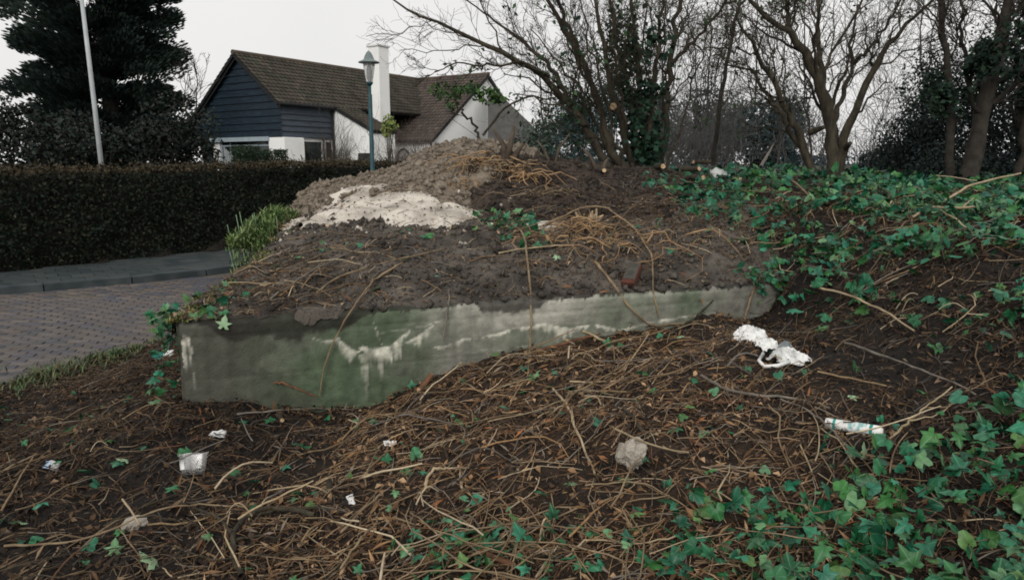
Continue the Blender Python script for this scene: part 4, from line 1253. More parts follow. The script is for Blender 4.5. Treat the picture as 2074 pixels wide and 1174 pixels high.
dk = [(0.016, 0.024, 0.020), (0.024, 0.032, 0.026), (0.030, 0.030, 0.026), (0.012, 0.018, 0.016)]
LSH = 'shrubs behind the hedge'
bush('garden_shrub', P(30, 285, 24), (2.3, 1.6, 1.7), 4200, .16, dk, 'dark shrub behind the hedge at the left edge of the picture', LSH, seed=1)
bush('garden_shrub', P(130, 300, 26), (2.2, 1.6, 1.5), 4200, .16, dk, 'low black shrub left of the flagpole foot', LSH, seed=2)
bush('garden_shrub', P(270, 305, 27), (2.0, 1.6, 1.35), 4200, .16, dk, 'low dark shrub right of the flagpole foot', LSH, seed=3)
bush('garden_shrub', P(365, 290, 28), (1.7, 1.4, 1.9), 4200, .16, dk, 'upright dark shrub against the left end of the boarded gable', LSH, seed=4)
bush('garden_shrub', P(-110, 270, 24), (2.6, 1.8, 2.0), 3000, .18, dk, 'dark shrub beyond the left picture edge', LSH, seed=5)
rt = np.random.default_rng(14)
Lb = [limb([(385, 300, 30), (395, 230, 30), (402, 170, 30), (392, 120, 30)], 7, 2, 12, r=rt), limb([(388, 280, 30), (372, 200, 30.5), (380, 150, 31)], 5, 2, 12, r=rt)]
tree('bare_sapling', P(385, 300, 30), Lb, 'thin leafless sapling beside the left roof slope of the house', rt, M['bark_dark'], shoots=(7, 5, 3), rmin=(.012, .008, .006))
# two flat-topped clipped bushes in front of the window
tp = [(0.022, 0.036, 0.020), (0.034, 0.055, 0.026), (0.016, 0.028, 0.018)]
for (px, py, w, lab) in ((497, 312, 30, 'broad flat-topped clipped bush below the front window'), (557, 317, 25, 'smaller flat-topped clipped bush beside the white pillar')):
    c = P(px, py, 26.5)
    rw = w / F_PX * 26.5
    r = np.random.default_rng(int(px))
    zb = .45
    root = thing('clipped_bush', (c[0], c[1], zb), lab, 'bush', 'clipped bushes')
    n = 3600
    a, rr = r.uniform(0, 2 * np.pi, n), np.sqrt(r.random(n))
    topz = c[2] + rw * .55
    h = r.random(n)
    taper = .45 + .55 * sm(0, .75, h)
    pos = np.stack([c[0] + np.cos(a) * rr * rw * taper, c[1] + np.sin(a) * rr * rw * taper, zb + .5 + (topz - zb - .5) * h + .02 * r.normal(size=n)], 1)
    v, f = kites(pos, rand_dirs(n, r), r.uniform(.05, .10, n), r)
    col = np.array(tp)[r.integers(0, 3, n)] * r.uniform(.7, 1.3, (n, 1))
    tag(link('foliage', fast_mesh('foliage', v, f, np.repeat(col, 4, 0)), M['foliage'], root), kind='stuff')
    MB().tube([(c[0], c[1], zb - .1), (c[0], c[1], zb + 1.0)], [.06, .04], 6).build('stem', M['bark_dark'], root)
bush('garden_shrub', P(787, 266, 25), (.40, .4, .48), 420, .13, [(0.16, 0.21, 0.05), (0.10, 0.16, 0.05), (0.22, 0.25, 0.08)], 'bright yellow-green shrub just right of the near lamp post', lobes=6, seed=6)
# brown leafless shrubs by the house
def bare_shrub(name, c, H, spread, n, label, r, pal, cat='shrub', group=None, zb=None, rf=1.0):
    c = np.array(c, float)
    if zb is None: zb = float(ground_h(np.array([c[0]]), np.array([c[1]]), False)[0])
    root = thing(name, (c[0], c[1], zb), label, cat, group)
    st = np.stack([c[0] + r.normal(0, spread * .25, n), c[1] + r.normal(0, spread * .25, n), np.full(n, zb - .05)], 1)
    d = np.stack([r.normal(0, spread / H * .45, n), r.normal(0, spread / H * .45, n), np.ones(n)], 1)
    d /= np.linalg.norm(d, axis=1, keepdims=True)
    p1, r1 = twig_batch(st, d, H * r.uniform(.6, 1.05, n), r, 8, .4, -.05, .007 * rf, .003 * rf, .16)
    p2, r2 = sprout(p1, r1, 9, r, (.2, .45), (.3, .9), .15, 6, .1, .6, .3, .002 * rf)
    v, f, _ = merge([batch_tubes(p1, r1, 4), batch_tubes(p2, r2, 3)])
    col = np.array(pal)[r.integers(0, len(pal), len(v))]
    link('stems', fast_mesh('stems', v, f, col), M['twig_attr'], root)
    return root
brn = [(0.13, 0.10, 0.085), (0.10, 0.08, 0.07), (0.16, 0.13, 0.11)]
bare_shrub('leafless_shrub', P(822, 300, 24), 2.15, 1.3, 130, 'brown leafless shrub below the tiled wing roof', np.random.default_rng(31), brn, rf=1.3)
bare_shrub('wall_climber', P(678, 320, 32.4), 3.4, .9, 60, 'bare brown climber covering the corner of the white house wall', np.random.default_rng(32), [(0.09, 0.075, 0.06), (0.06, 0.05, 0.04)], cat='climber', rf=1.6)
bare_shrub('leafless_shrub', P(745, 325, 27), 1.2, .7, 30, 'thin leafless shrub in front of the small low window', np.random.default_rng(33), brn)

# ------------------------------------------------------------------ small leafy sapling on the heap
rt = np.random.default_rng(15)
Ls = [limb([(975, 288, 10.3), (970, 268, 10.3), (945, 238, 10.2), (925, 208, 10.1)], 11, 7, 12, r=rt),
      limb([(978, 275, 10.3), (1000, 240, 10.3), (1030, 212, 10.3), (1070, 197, 10.4), (1130, 196, 10.5)], 9, 5, 12, r=rt)]
sap, _ = tree('leafy_sapling', P(975, 288, 10.3), Ls, 'small sapling with fresh green leaves before the white gable', rt, M['bark'], shoots=(4, 4, 3), lf=((.2, .4), (.3, .6), (.3, .7)))
gp = []
for (px, py, rx, rz, n) in ((905, 185, .26, .13, 130), (950, 180, .16, .10, 60), (985, 195, .2, .12, 90), (915, 210, .1, .12, 40), (1010, 200, .14, .08, 50), (1000, 188, .12, .07, 40)):
    v, f = cloud(P(px, py, 10.2), (rx, .2, rz), n, .075, rt, .2)
    col = np.array([(0.04, 0.10, 0.025), (0.07, 0.14, 0.035), (0.03, 0.07, 0.03)])[rt.integers(0, 3, n)]
    gp.append((v, f, np.repeat(col, 4, 0)))
v, f, col = merge(gp)
tag(link('foliage', fast_mesh('foliage', v, f, col), M['foliage'], sap), kind='stuff')

# ------------------------------------------------------------------ thickets behind
blu = [(0.026, 0.056, 0.062), (0.038, 0.072, 0.076), (0.032, 0.062, 0.052), (0.046, 0.080, 0.078)]  # distance haze is put into these leaf colours by lightening them
grn = [(0.044, 0.070, 0.056), (0.054, 0.084, 0.062), (0.066, 0.080, 0.070)]  # lightened for haze in the same way
BG = 'evergreen shrubs in the background thicket'
spots = [(1165, 262, 24, 1.15, 1.5, blu, 'blue-green evergreen shrub behind the leaning trunks'), (1090, 290, 30, 1.5, 1.1, grn, 'low green shrub behind the grey outbuilding roof'),
         (1240, 240, 26, 1.4, 2.0, blu, 'tall blue-green shrub behind the ivied stems'), (1405, 262, 24, 1.5, 1.35, grn, 'grey-green shrub left of the slender leaning trunk'),
         (1475, 258, 26, 1.3, 1.5, grn, 'grey-green shrub right of the slender leaning trunk'), (1545, 268, 23, 1.3, 1.35, blu, 'dark blue-green shrub below the distant lantern'),
         (1600, 262, 25, 1.2, 1.7, blu, 'dark blue-green shrub behind the left limb of the forked tree'), (1330, 255, 27, 1.4, 1.8, grn, 'green shrub behind the stem with cut end')]
for i, (px, py, d, rx, rz, pl, lab) in enumerate(spots):
    bush('evergreen_shrub', P(px, py, d), (rx, rx * .8, rz), 3400, .13, pl, lab, BG, seed=20 + i)
drk = [(0.020, 0.032, 0.027), (0.030, 0.042, 0.034), (0.016, 0.025, 0.024), (0.026, 0.038, 0.042)]
RB = 'evergreen bushes massed on the right'
for i, (px, py, d, rx, rz, lab) in enumerate([(1850, 285, 14, .95, .95, 'dark bush bordering the right side of the sky gap'), (1905, 240, 13, .9, 1.4, 'tall dark bush left of the thick right-hand trunk'),
        (2010, 270, 12.5, 1.1, 1.7, 'tall dark bush behind the thick right-hand trunk'), (2090, 220, 11.5, 1.2, 2.2, 'tallest dark bush at the right picture edge'),
        (1990, 345, 11, 1.0, .5, 'low dark bush at the foot of the right-hand trunk'), (2190, 300, 10, 1.3, 1.8, 'dark bush just beyond the right picture edge'), (1800, 325, 16, .7, .45, 'low bush at the foot of the sky gap')]):
    bush('evergreen_bush', P(px, py, d), (rx, rx, rz), 5600, .06, drk, lab, RB, seed=40 + i, lobes=12)
TH = 'leafless shrubs behind the trees'
for i, (px, d, H, lab) in enumerate([(1075, 34, 3.2, 'pale leafless thicket above the grey outbuilding roof'), (1150, 32, 3.9, 'leafless thicket between outbuilding and leaning trunks'), (1400, 19, 3.0, 'leafless brush left of the slender trunk'), (1450, 21, 2.6, 'leafless brush around the slender trunk'), (1380, 17, 2.6, 'leafless brush right of the multi-stemmed tree'), (1790, 19, 1.6, 'low leafless brush at the right of the sky gap'), (1870, 15, 3.8, 'tall leafless brush above the dark bushes'), (1640, 22, 3.2, 'leafless brush behind the forked tree')]):
    c = P(px, 330, d)
    bare_shrub('leafless_brush', (c[0], c[1], 0), H, H * .8, 42, lab, np.random.default_rng(60 + i), [(0.085, 0.082, 0.08), (0.11, 0.108, 0.112), (0.075, 0.072, 0.068)], group=TH, rf=d / 13)
TR = 'bare trees in the background wood'
for i, (px, d, tx, ty, w, lab) in enumerate([(1352, 20, 1345, 60, 9, 'bare background tree just right of the ivied stems'), (1412, 22, 1410, 90, 8, 'bare background tree left of the slender trunk'), (1425, 26, 1440, 40, 8, 'thin bare tree behind the slender trunk'), (1520, 24, 1535, 30, 8, 'bare background tree near the distant lantern'),
        (1575, 21, 1590, 60, 8, 'bare background tree left of the forked tree'), (1640, 18, 1625, 20, 8, 'bare background tree right behind the forked trunk'), (1868, 15, 1862, 20, 10, 'bare tree left of the dark right-hand bushes'), (1100, 33, 1095, 150, 8, 'bare tree behind the outbuilding roof'), (1172, 30, 1165, 100, 8, 'bare tree behind the leaning trunks')]):
    rt = np.random.default_rng(100 + i)
    ls = [limb([(px, 335, d), (px * .6 + tx * .4 + rt.normal(0, 6), 335 * .6 + ty * .4, d), (tx, ty, d), (tx + rt.normal(0, 14), ty - 90, d)], w, 2.5, 14, .03, rt),
          limb([(px * .7 + tx * .3, 335 * .7 + ty * .3, d), (tx + rt.choice([-1, 1]) * 28, ty + 20, d + .4), (tx + rt.choice([-1, 1]) * 55, ty - 60, d + .8)], w * .55, 2, 14, .03, rt)]
    tree('bare_tree', P(px, 335, d), ls, lab, rt, M['bark_dark'], group=TR, shoots=(8, 5, 3), rmin=(.005 * d / 10, .003 * d / 10, .0021 * d / 10), lf=((.14, .34), (.3, .6), (.3, .7)))
# distant wood on the horizon
parts = []
for k in range(60):
    x = -40 + k * 4.2
    y = 150 + 25 * math.sin(k * 1.7)
    v, f = cloud((x, y, 1.8), (5, 4, 2.6 + 1.2 * math.sin(k * 2.3)), 260, .9, rng, .4)
    parts.append((v, f, np.tile(np.array([[0.035, 0.055, 0.065]]), (len(v), 1)) * rng.uniform(.8, 1.2)))
v, f, col = merge(parts)
tag(link('distant_wood', fast_mesh('distant_wood', v, f, col), M['foliage']), 'low blue-grey wood along the horizon', 'wood', kind='stuff')

# ================================================================== what lies on the ground
rs = np.random.default_rng(77)
def off_road(x, y, m=0.02):
    return ~in_poly(x, y, road_poly) | (poly_dist(x, y, EDGE) < m)
def on_roof(x, y, pad=0.0):
    u, v = to_wall(x, y)
    return (u > -pad) & (u < WLEN + pad) & (v > -pad) & (v < WDEP + pad)
def litter_density(x, y):
    """how thickly cuttings lie, 0..1"""
    u, v = to_wall(x, y)
    d = np.ones_like(x)
    d = np.where(on_roof(x, y), 0.17 + 0.45 * (1 - sm(.2, 1.5, u)) * (1 - sm(1.0, 2.0, v)) + 0.5 * sm(2.0, 2.7, u) * sm(.2, .6, v), d)
    d = np.where(on_roof(x, y) & (v > 2.1), .07 + .6 * sm(3.0, 3.8, u), d)
    pit = np.exp(-(((x - 2.05) / .45) ** 2 + ((y - 4.0) / .55) ** 2))
    d = d * (1 - .9 * pit)
    d = np.where((v > WDEP - .2) & (x < 2.2), .05, d)
    d = np.where(y > 8.5, d * .5, d)
    d = np.where(on_roof(x, y), d, d * (.55 + .45 * sm(-.22, .12, fbm(x * 1.7, y * 1.7, 99, 3))))
    return d * off_road(x, y, 0.15)
def sample(n, x0, x1, y0, y1, dens):
    x, y = rs.uniform(x0, x1, n), rs.uniform(y0, y1, n)
    k = rs.random(n) < dens(x, y)
    return x[k], y[k]
def lay(x, y, L_, th, kap, h0, arch, n=7, wig=0.25, r0=.004, taper=.5):
    """twigs laid over the surface"""
    B = len(x)
    ang = th[:, None] + np.cumsum(np.concatenate([np.zeros((B, 1)), np.where(rs.random((B, n - 1)) < .16, rs.normal(0, wig * 5, (B, n - 1)), rs.normal(0, wig * .4, (B, n - 1))) + kap[:, None]], 1), 1)
    st = (L_ / (n - 1))[:, None]
    X = x[:, None] + np.concatenate([np.zeros((B, 1)), np.cumsum(np.cos(ang[:, :-1]) * st, 1)], 1)
    Y = y[:, None] + np.concatenate([np.zeros((B, 1)), np.cumsum(np.sin(ang[:, :-1]) * st, 1)], 1)
    X -= X.mean(1, keepdims=True) - x[:, None]
    Y -= Y.mean(1, keepdims=True) - y[:, None]
    Zg = top_h(X, Y)
    t = np.linspace(0, 1, n)[None]
    # straight stick over the ground: blend of terrain-following and chord
    chord = Zg[:, :1] * (1 - t) + Zg[:, -1:] * t
    Zt = np.maximum(Zg * .4 + chord * .6, Zg - .012) + h0[:, None] + arch[:, None] * np.sin(np.pi * t) + np.where(rs.random(B) < .4, rs.exponential(.09, B) * np.minimum(L_, .5), 0)[:, None] * t
    # never hang inside the wall: points under the roof edge keep clear of the face
    pts = np.stack([X, Y, Zt], -1)
    u, v = to_wall(X, Y)
    bad = ((v > -.05) & (v < .02) & (u > -.02) & (u < WLEN) & (Zt < WTOP)).any(1)
    orf = on_roof(X, Y)
    bad |= orf.any(1) & ~orf.all(1) & (np.ptp(Zt, axis=1) > .16)
    rad = r0[:, None] * (1 - taper * t) * np.ones((B, 1))
    return pts[~bad], rad[~bad], ~bad
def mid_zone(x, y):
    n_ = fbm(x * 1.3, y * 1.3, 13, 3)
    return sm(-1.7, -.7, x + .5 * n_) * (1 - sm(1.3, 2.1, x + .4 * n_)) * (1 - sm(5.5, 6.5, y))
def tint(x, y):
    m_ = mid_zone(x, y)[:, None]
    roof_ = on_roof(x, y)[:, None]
    t_ = m_ * np.array([1.18, 1.08, .98]) + (1 - m_) * np.array([.50, .47, .44])  # shade towards both sides is put into the litter colours here
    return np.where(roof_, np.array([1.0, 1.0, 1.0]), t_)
tw_pal = np.array([(0.07, 0.046, 0.030), (0.14, 0.095, 0.058), (0.22, 0.160, 0.10), (0.10, 0.060, 0.036), (0.36, 0.285, 0.20), (0.15, 0.132, 0.115), (0.04, 0.030, 0.025), (0.055, 0.042, 0.033), (0.20, 0.18, 0.155)])
x, y = sample(36000, -5.2, 6.5, 1.0, 10.5, litter_density)
B = len(x)
th = rs.normal(0.55, .9, B)
big = rs.random(B)
L_ = np.where(big > .99, rs.uniform(.35, .75, B), np.where(big > .85, rs.uniform(.16, .34, B), rs.uniform(.04, .17, B)))
r0 = np.where(big > .99, rs.uniform(.003, .0065, B), np.where(big > .85, rs.uniform(.0025, .005, B), rs.uniform(.0016, .0042, B)))
pts, rad, ok = lay(x, y, L_, th, rs.normal(0, .05, B), rs.exponential(.016, B) + r0, np.where(rs.random(B) < .3, rs.uniform(0, .12, B) * L_, 0), 7, .07, r0)
L_, r0 = L_[ok], r0[ok]
mid = pts[:, 3]
px, py, ax = project(mid)
px_all, py_all = px, py
lx0, ly0, _ = project(pts[:, 0]); lx1, ly1, _ = project(pts[:, -1])
size = np.hypot(lx1 - lx0, ly1 - ly0) * (r0 / ax * F_PX) ** .5
inf = (px > 0) & (px < 2074) & (py > 0) & (py < 1174)
order = np.argsort(-np.where(inf, size, 0))
N_TW = 270
LANDMARKS = [(1278, 920, 'the rubble stone'), (1727, 867, 'the white tube'), (1560, 705, 'the white plastic bag'), (392, 940, 'the clear plastic tub'), (103, 950, 'the small blue wrapper'), (331, 726, 'the teal wrapper'),
    (706, 1022, 'the black and white scrap'), (862, 790, 'the orange branch stub'), (1005, 1142, 'the rotten red-brown branch'), (480, 1110, 'the crooked forked branch'), (320, 1158, 'the large pale ivy leaf'), (275, 1070, 'the flat dull stone'),
    (1280, 570, 'the loose brick'), (1195, 440, 'the splintered stump'), (800, 420, 'the sand heap'), (530, 470, 'the green herbs'), (370, 600, 'the bunker corner'), (700, 560, 'the bent hanging cane'), (1072, 560, 'the long hanging cane'),
    (1840, 870, 'the forked pale twig'), (1750, 740, 'the dark hollow'), (1930, 460, 'the mossy forked branch'), (1690, 400, 'the forked tree'), (1955, 400, 'the thick right-hand trunks'), (1740, 1050, 'the corner ivy'), (1000, 1040, 'the bright ivy clump'), (1180, 880, 'the pale straight twig'), (660, 840, 'the green wall foot'), (1650, 560, 'the ivy carpet'), (150, 830, 'the road verge'), (1990, 640, 'the right-hand slope'), (1990, 860, 'the right edge ivy'), (1440, 1000, 'the ivy border')]
def where_at(x_, y_):
    k_ = min(LANDMARKS, key=lambda l: (l[0] - x_) ** 2 + (1.6 * (l[1] - y_)) ** 2)
    dx_, dy_ = x_ - k_[0], y_ - k_[1]
    side_ = ('right of' if dx_ > 0 else 'left of') if abs(dx_) > 1.3 * abs(dy_) else ('below' if dy_ > 0 else 'above')
    far_ = 'just ' if math.hypot(dx_, dy_) < 70 else ''
    return far_ + side_ + ' ' + k_[2]
TW_M = [('tan', M['cane']), ('grey', M['cane_grey']), ('straw coloured', M['cane_pale']), ('dark brown', M['bark']), ('red-brown', M['cane_red'])]
tw_pick = np.where(mid_zone(mid[:, 0], mid[:, 1]) > .5, rs.choice(5, len(pts), p=[.36, .18, .18, .20, .08]), rs.choice(5, len(pts), p=[.22, .28, .04, .42, .04]))
for i in order[:N_TW]:
    v, f = batch_tubes(pts[i:i + 1] - mid[i], rad[i:i + 1], 5)
    cn, cm = TW_M[tw_pick[i]]
    o = link('twig', fast_mesh('twig', v, f, smooth=True), cm, None, mid[i])
    sdx, sdy = lx1[i] - lx0[i], ly1[i] - ly0[i]
    if sdx < 0: sdx, sdy = -sdx, -sdy
    an_ = math.degrees(math.atan2(-sdy, sdx))
    lie = 'level' if abs(an_) < 14 else ('steep' if abs(an_) > 62 else ('rising rightward' if an_ > 0 else 'falling rightward'))
    ln_ = 'long' if L_[i] > .4 else ('short' if L_[i] < .25 else 'thin')
    lie = lie + ' ' if lie in ('level', 'steep') else lie
    lab = (ln_ + ' ' + lie + cn + ' twig ' if lie.endswith(' ') else ln_ + ' ' + cn + ' twig ' + lie + ', ') + where_at(px[i], py[i])
    tag(o, lab, 'twig', 'dry twigs among the cuttings')
rest = order[N_TW:]
cx_, cy_ = [], []
for (kx, ky, sx_, sy_, kn) in [(-.3, 4.2, .35, .2, 60), (.3, 4.45, .35, .2, 80), (.9, 4.6, .35, .2, 70), (.0, 3.6, .4, .25, 70), (.7, 3.8, .35, .25, 60), (-.9, 3.7, .4, .25, 60), (-.6, 3.0, .35, .2, 50), (-.2, 2.7, .3, .15, 50), (.3, 2.6, .3, .15, 35), (-1.1, 2.7, .3, .2, 45), (1.3, 4.1, .3, .25, 45), (.4, 6.0, .5, .2, 70), (1.0, 6.1, .4, .2, 60), (-1.6, 4.95, .3, .25, 50), (-1.3, 5.3, .4, .3, 50), (2.4, 6.2, .3, .3, 90), (3.2, 6.6, .6, .4, 170), (3.6, 5.4, .5, .5, 170), (2.9, 4.3, .4, .4, 110), (3.2, 7.6, .8, .4, 120), (-2.6, 3.4, .6, .3, 50), (4.2, 7.2, .6, .4, 60)]:
    kn = int(kn * .36); cx_.append(rs.normal(kx, sx_ * 1.3, kn)); cy_.append(rs.normal(ky, sy_ * 1.3, kn))
cx_, cy_ = np.concatenate(cx_), np.concatenate(cy_)
okk = off_road(cx_, cy_, -.2)
cx_, cy_ = cx_[okk], cy_[okk]
Bc = len(cx_)
flow = .6 + 1.6 * fbm(cx_ * .9, cy_ * .9, 98, 2) + rs.normal(0, .85, Bc)
rc = rs.uniform(.0025, .0065, Bc) * rs.uniform(.7, 1.2, Bc)
p5, r5, _ = lay(cx_, cy_, .08 + .42 * rs.random(Bc) ** 2, flow, rs.normal(0, .04, Bc), rs.exponential(.03, Bc) + rc, np.where(rs.random(Bc) < .4, rs.uniform(0, .07, Bc), 0), 7, .08, rc, .35)
v, f = batch_tubes(p5, r5, 5)
pal5 = np.array([(0.22, 0.155, 0.085), (0.34, 0.26, 0.16), (0.15, 0.10, 0.055), (0.25, 0.15, 0.07), (0.42, 0.34, 0.23), (0.13, 0.115, 0.10)])
col = np.repeat(pal5[rs.integers(0, 6, len(p5))] * rs.uniform(.7, 1.2, (len(p5), 1)), 35, 0)
tag(link('straw_stems', fast_mesh('straw_stems', v, f, col, True), M['twig_attr']), 'tangled straw coloured stems heaped in clumps over the cuttings', 'stems', kind='stuff')
v, f = batch_tubes(pts[rest], rad[rest], 3)
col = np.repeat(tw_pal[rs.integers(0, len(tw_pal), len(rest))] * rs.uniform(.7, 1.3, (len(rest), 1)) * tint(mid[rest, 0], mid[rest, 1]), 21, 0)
tag(link('brushwood_litter', fast_mesh('brushwood_litter', v, f, col), M['twig_attr']), 'mat of fine dry twigs and roots covering the ground', 'twigs', kind='stuff')
# hair-thin roots and stalks, and chips of leaf and bark
x, y = sample(26000, -5.2, 5.5, 1.0, 7.5, lambda a, b_: litter_density(a, b_) * (.35 + .65 * sm(-.3, .3, fbm(a * 1.5, b_ * 1.5, 95, 3))))
B = len(x)
pts2, rad2, ok = lay(x, y, rs.uniform(.04, .17, B), rs.normal(.5, 1.1, B), rs.normal(0, .10, B), rs.exponential(.018, B) + .002, np.abs(rs.normal(0, .012, B)), 5, .14, rs.uniform(.0011, .0022, B))
v, f = batch_tubes(pts2, rad2, 3)
pal2 = np.array([(0.19, 0.115, 0.06), (0.27, 0.18, 0.10), (0.13, 0.075, 0.04), (0.34, 0.25, 0.15)])
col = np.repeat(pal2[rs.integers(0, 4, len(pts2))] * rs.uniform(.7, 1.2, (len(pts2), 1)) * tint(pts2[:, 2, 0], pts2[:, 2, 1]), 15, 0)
tag(link('root_fibres', fast_mesh('root_fibres', v, f, col), M['twig_attr']), 'brown fibrous root hairs matted over the debris', 'fibres', kind='stuff')
x, y = sample(90000, -5.0, 5.2, 1.3, 8.0, lambda a, b_: np.minimum(litter_density(a, b_) * .9 + .02 + .25 * off_road(a, b_, .1) * ~on_roof(a, b_) * (b_ < 5.8), 1))
n = len(x)
pos = np.stack([x, y, top_h(x, y) + rs.exponential(.010, n)], 1)
nr = rs.normal(0, .55, (n, 3)) + np.array([0, 0, 1.0]); nr /= np.linalg.norm(nr, axis=1, keepdims=True)
v, f = kites(pos, nr, .010 + .045 * rs.random(n) ** 2.2, rs, .55, .3)
pal3 = np.array([(0.065, 0.043, 0.028), (0.105, 0.066, 0.040), (0.045, 0.03, 0.02), (0.19, 0.12, 0.065), (0.03, 0.022, 0.017), (0.34, 0.24, 0.15), (0.055, 0.04, 0.03)])
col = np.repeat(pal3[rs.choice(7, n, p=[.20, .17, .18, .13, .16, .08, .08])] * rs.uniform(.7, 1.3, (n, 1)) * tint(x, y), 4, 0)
tag(link('leaf_litter', fast_mesh('leaf_litter', v, f, col), M['litter']), 'brown leaf and bark litter strewn over the bank', 'litter', kind='stuff')
x, y = sample(70000, -4.6, 4.6, 1.3, 7.5, lambda a, b_: litter_density(a, b_) * (.25 + .75 * sm(-.25, .3, fbm(a * 2.2, b_ * 2.2, 97, 3))))
n = len(x)
pos = np.stack([x, y, top_h(x, y) + .004 + rs.exponential(.014, n)], 1)
nr = rs.normal(0, .5, (n, 3)) + np.array([0, -.1, 1.0]); nr /= np.linalg.norm(nr, axis=1, keepdims=True)
v, f = kites(pos, nr, .018 + .085 * rs.random(n) ** 2.5, rs, .16, .08)
pal4 = np.array([(0.10, 0.058, 0.030), (0.17, 0.098, 0.048), (0.24, 0.155, 0.085), (0.36, 0.26, 0.16), (0.075, 0.052, 0.036), (0.20, 0.175, 0.15), (0.045, 0.032, 0.024), (0.24, 0.105, 0.045)])
col = np.repeat(pal4[rs.choice(8, n, p=[.20, .18, .15, .09, .14, .08, .11, .05])] * rs.uniform(.7, 1.3, (n, 1)) * tint(x, y), 4, 0)
tag(link('wood_shreds', fast_mesh('wood_shreds', v, f, col), M['litter']), 'shredded bark and split wood mixed into the cuttings', 'shreds', kind='stuff')
sand_line = [tuple(P(*q)[:2]) for q in ((590, 462, 6.75), (630, 440, 7.3), (690, 400, 7.9), (760, 378, 8.3), (865, 382, 8.2), (915, 400, 8.0), (985, 450, 7.1), (960, 468, 6.6), (850, 470, 6.5), (720, 464, 6.55), (590, 462, 6.75))]
# crumbs of earth and pebbles on the heaps
def crumbs(name, n, box, ok_fn, m, smin, smax, label, pw=1.0):
    x, y = rs.uniform(box[0], box[1], n), rs.uniform(box[2], box[3], n)
    k = ok_fn(x, y)
    x, y = x[k], y[k]
    s = smin + (smax - smin) * rs.random(len(x)) ** 3
    c = np.stack([x, y, top_h(x, y) + s * .2], 1)
    t_ = np.array([(1, 0, 0), (-1, 0, 0), (0, 1, 0), (0, -1, 0), (0, 0, 1), (0, 0, -1)], float)
    v = c[:, None] + t_[None] * s[:, None, None] * rs.uniform(.5, 1.2, (len(x), 6, 1)) + rs.normal(0, .15, (len(x), 6, 3)) * s[:, None, None]
    fs = np.array([(0, 2, 4), (2, 1, 4), (1, 3, 4), (3, 0, 4), (2, 0, 5), (1, 2, 5), (3, 1, 5), (0, 3, 5)])
    F_ = (np.arange(len(x))[:, None, None] * 6 + fs[None]).reshape(-1, 3)
    return tag(link(name, fast_mesh(name, v.reshape(-1, 3), F_), m), label, 'crumbs', kind='stuff')
def heap_is(i):
    def g(x, y):
        z, ok = heaps[i](x, y)
        return ok & (z > top_h(x, y) - .01)
    return g
crumbs('earth_crumbs', 9000, (-2.3, 2.9, 4.5, 8.2), lambda x, y: on_roof(x, y) & ((soil_h(x, y) > top_h(x, y) - .004) | (rs.random(len(x)) < .35 * np.exp(-poly_dist(x, y, sand_line) * 9))), M['soil_top'], .005, .045, 'crumbs of earth on the soil over the bunker')
crumbs('gravel_stones', 12000, (-3.2, .8, 7.4, 11), heap_is(0), M['gravel'], .008, .05, 'small stones on the grey brown heap')
crumbs('sand_crumbs', 5500, (-2.7, .4, 6.0, 8.8), lambda x, y: rs.random(len(x)) < np.where(heaps[1](x, y)[1], .12, np.exp(-poly_dist(x, y, sand_line) * 7) * .8), M['sand'], .004, .03, 'clods of pale sand on the sand heap')
crumbs('soil_clods', 9000, (-1.2, 3.2, 6.5, 11), heap_is(2), M['soil_dark'], .008, .06, 'clods of dark earth on the root heap')

# ------------------------------------------------------------------ branches that can be told apart
def cane(name, pxs, w0, w1, label, m=None, lift=0.02, cat='branch', kids=()):
    """a branch through places of the photo; each is (px, py, lift above the surface) or (px, py, lift, d)"""
    def pt(q):
        if len(q) == 4: return P(q[0], q[1], q[3])
        p = at_px(q[0], q[1])
        return p + np.array([0, 0, q[2] if len(q) > 2 else lift])
    def tube(qs, a, b_):
        p = np.array([pt(q) for q in qs])
        s = np.concatenate([[0], np.cumsum(np.linalg.norm(np.diff(p, axis=0), axis=1))])
        n = max(8, len(qs) * 4)
        t = np.linspace(0, s[-1], n)
        o = np.stack([np.interp(t, s, p[:, k]) for k in range(3)], 1)
        for _ in range(2): o[1:-1] = o[:-2] * .25 + o[1:-1] * .5 + o[2:] * .25
        o[1:-1] += rs.normal(0, .003, (n - 2, 3))
        return o, np.linspace(a * .74, b_ * .7, n) / 2 / F_PX * np.mean(p[:, 1]) * (1 + .10 * rs.normal(size=n))
    o, r_ = tube(pxs, w0, w1)
    base = o[0].copy()
    m = m or M['twig']
    v, f = batch_tubes((o - base)[None], r_[None], 7)
    if not kids:
        ob = link(name, fast_mesh(name, v, f, smooth=True), m, None, base)
        return tag(ob, label, cat)
    root = thing(name, base, label, cat)
    link('stem', fast_mesh('stem', batch_tubes(o[None], r_[None], 7)[0], f, smooth=True), m, root)
    for qs, a, b_ in kids:
        o2, r2 = tube(qs, a, b_)
        v2, f2 = batch_tubes(o2[None], r2[None], 6)
        link('side_branch', fast_mesh('side_branch', v2, f2, smooth=True), m, root)
    return root
W = lambda px, py, out=.05: (px, py, 0, float(P(px, py, 5)[1] * 0 + (WC @ WN - out) / (ray(px, py)[:2] @ WN) * ray(px, py)[1]))
cane('bramble_cane', [(1035, 462, .04), (1062, 490, .08), (1070, 560, .08), W(1076, 620), W(1074, 700), (1068, 775, .02)], 7, 5, 'long pale cane hanging straight down over the middle of the wall', M['cane'])
cane('bramble_cane', [(815, 545, .05), (760, 580, .06), W(715, 620), W(680, 680), W(655, 745), W(648, 800, .03)], 7, 4, 'bent brown cane hanging over the green left part of the wall', M['cane'])
cane('bramble_cane', [(1205, 540, .04), (1240, 585, .05), W(1280, 630, .06), W(1318, 662, .05), (1365, 664, .03), (1440, 655, .03)], 8, 5, 'thick straw coloured cane slanting over the wall past the brick', M['cane'])
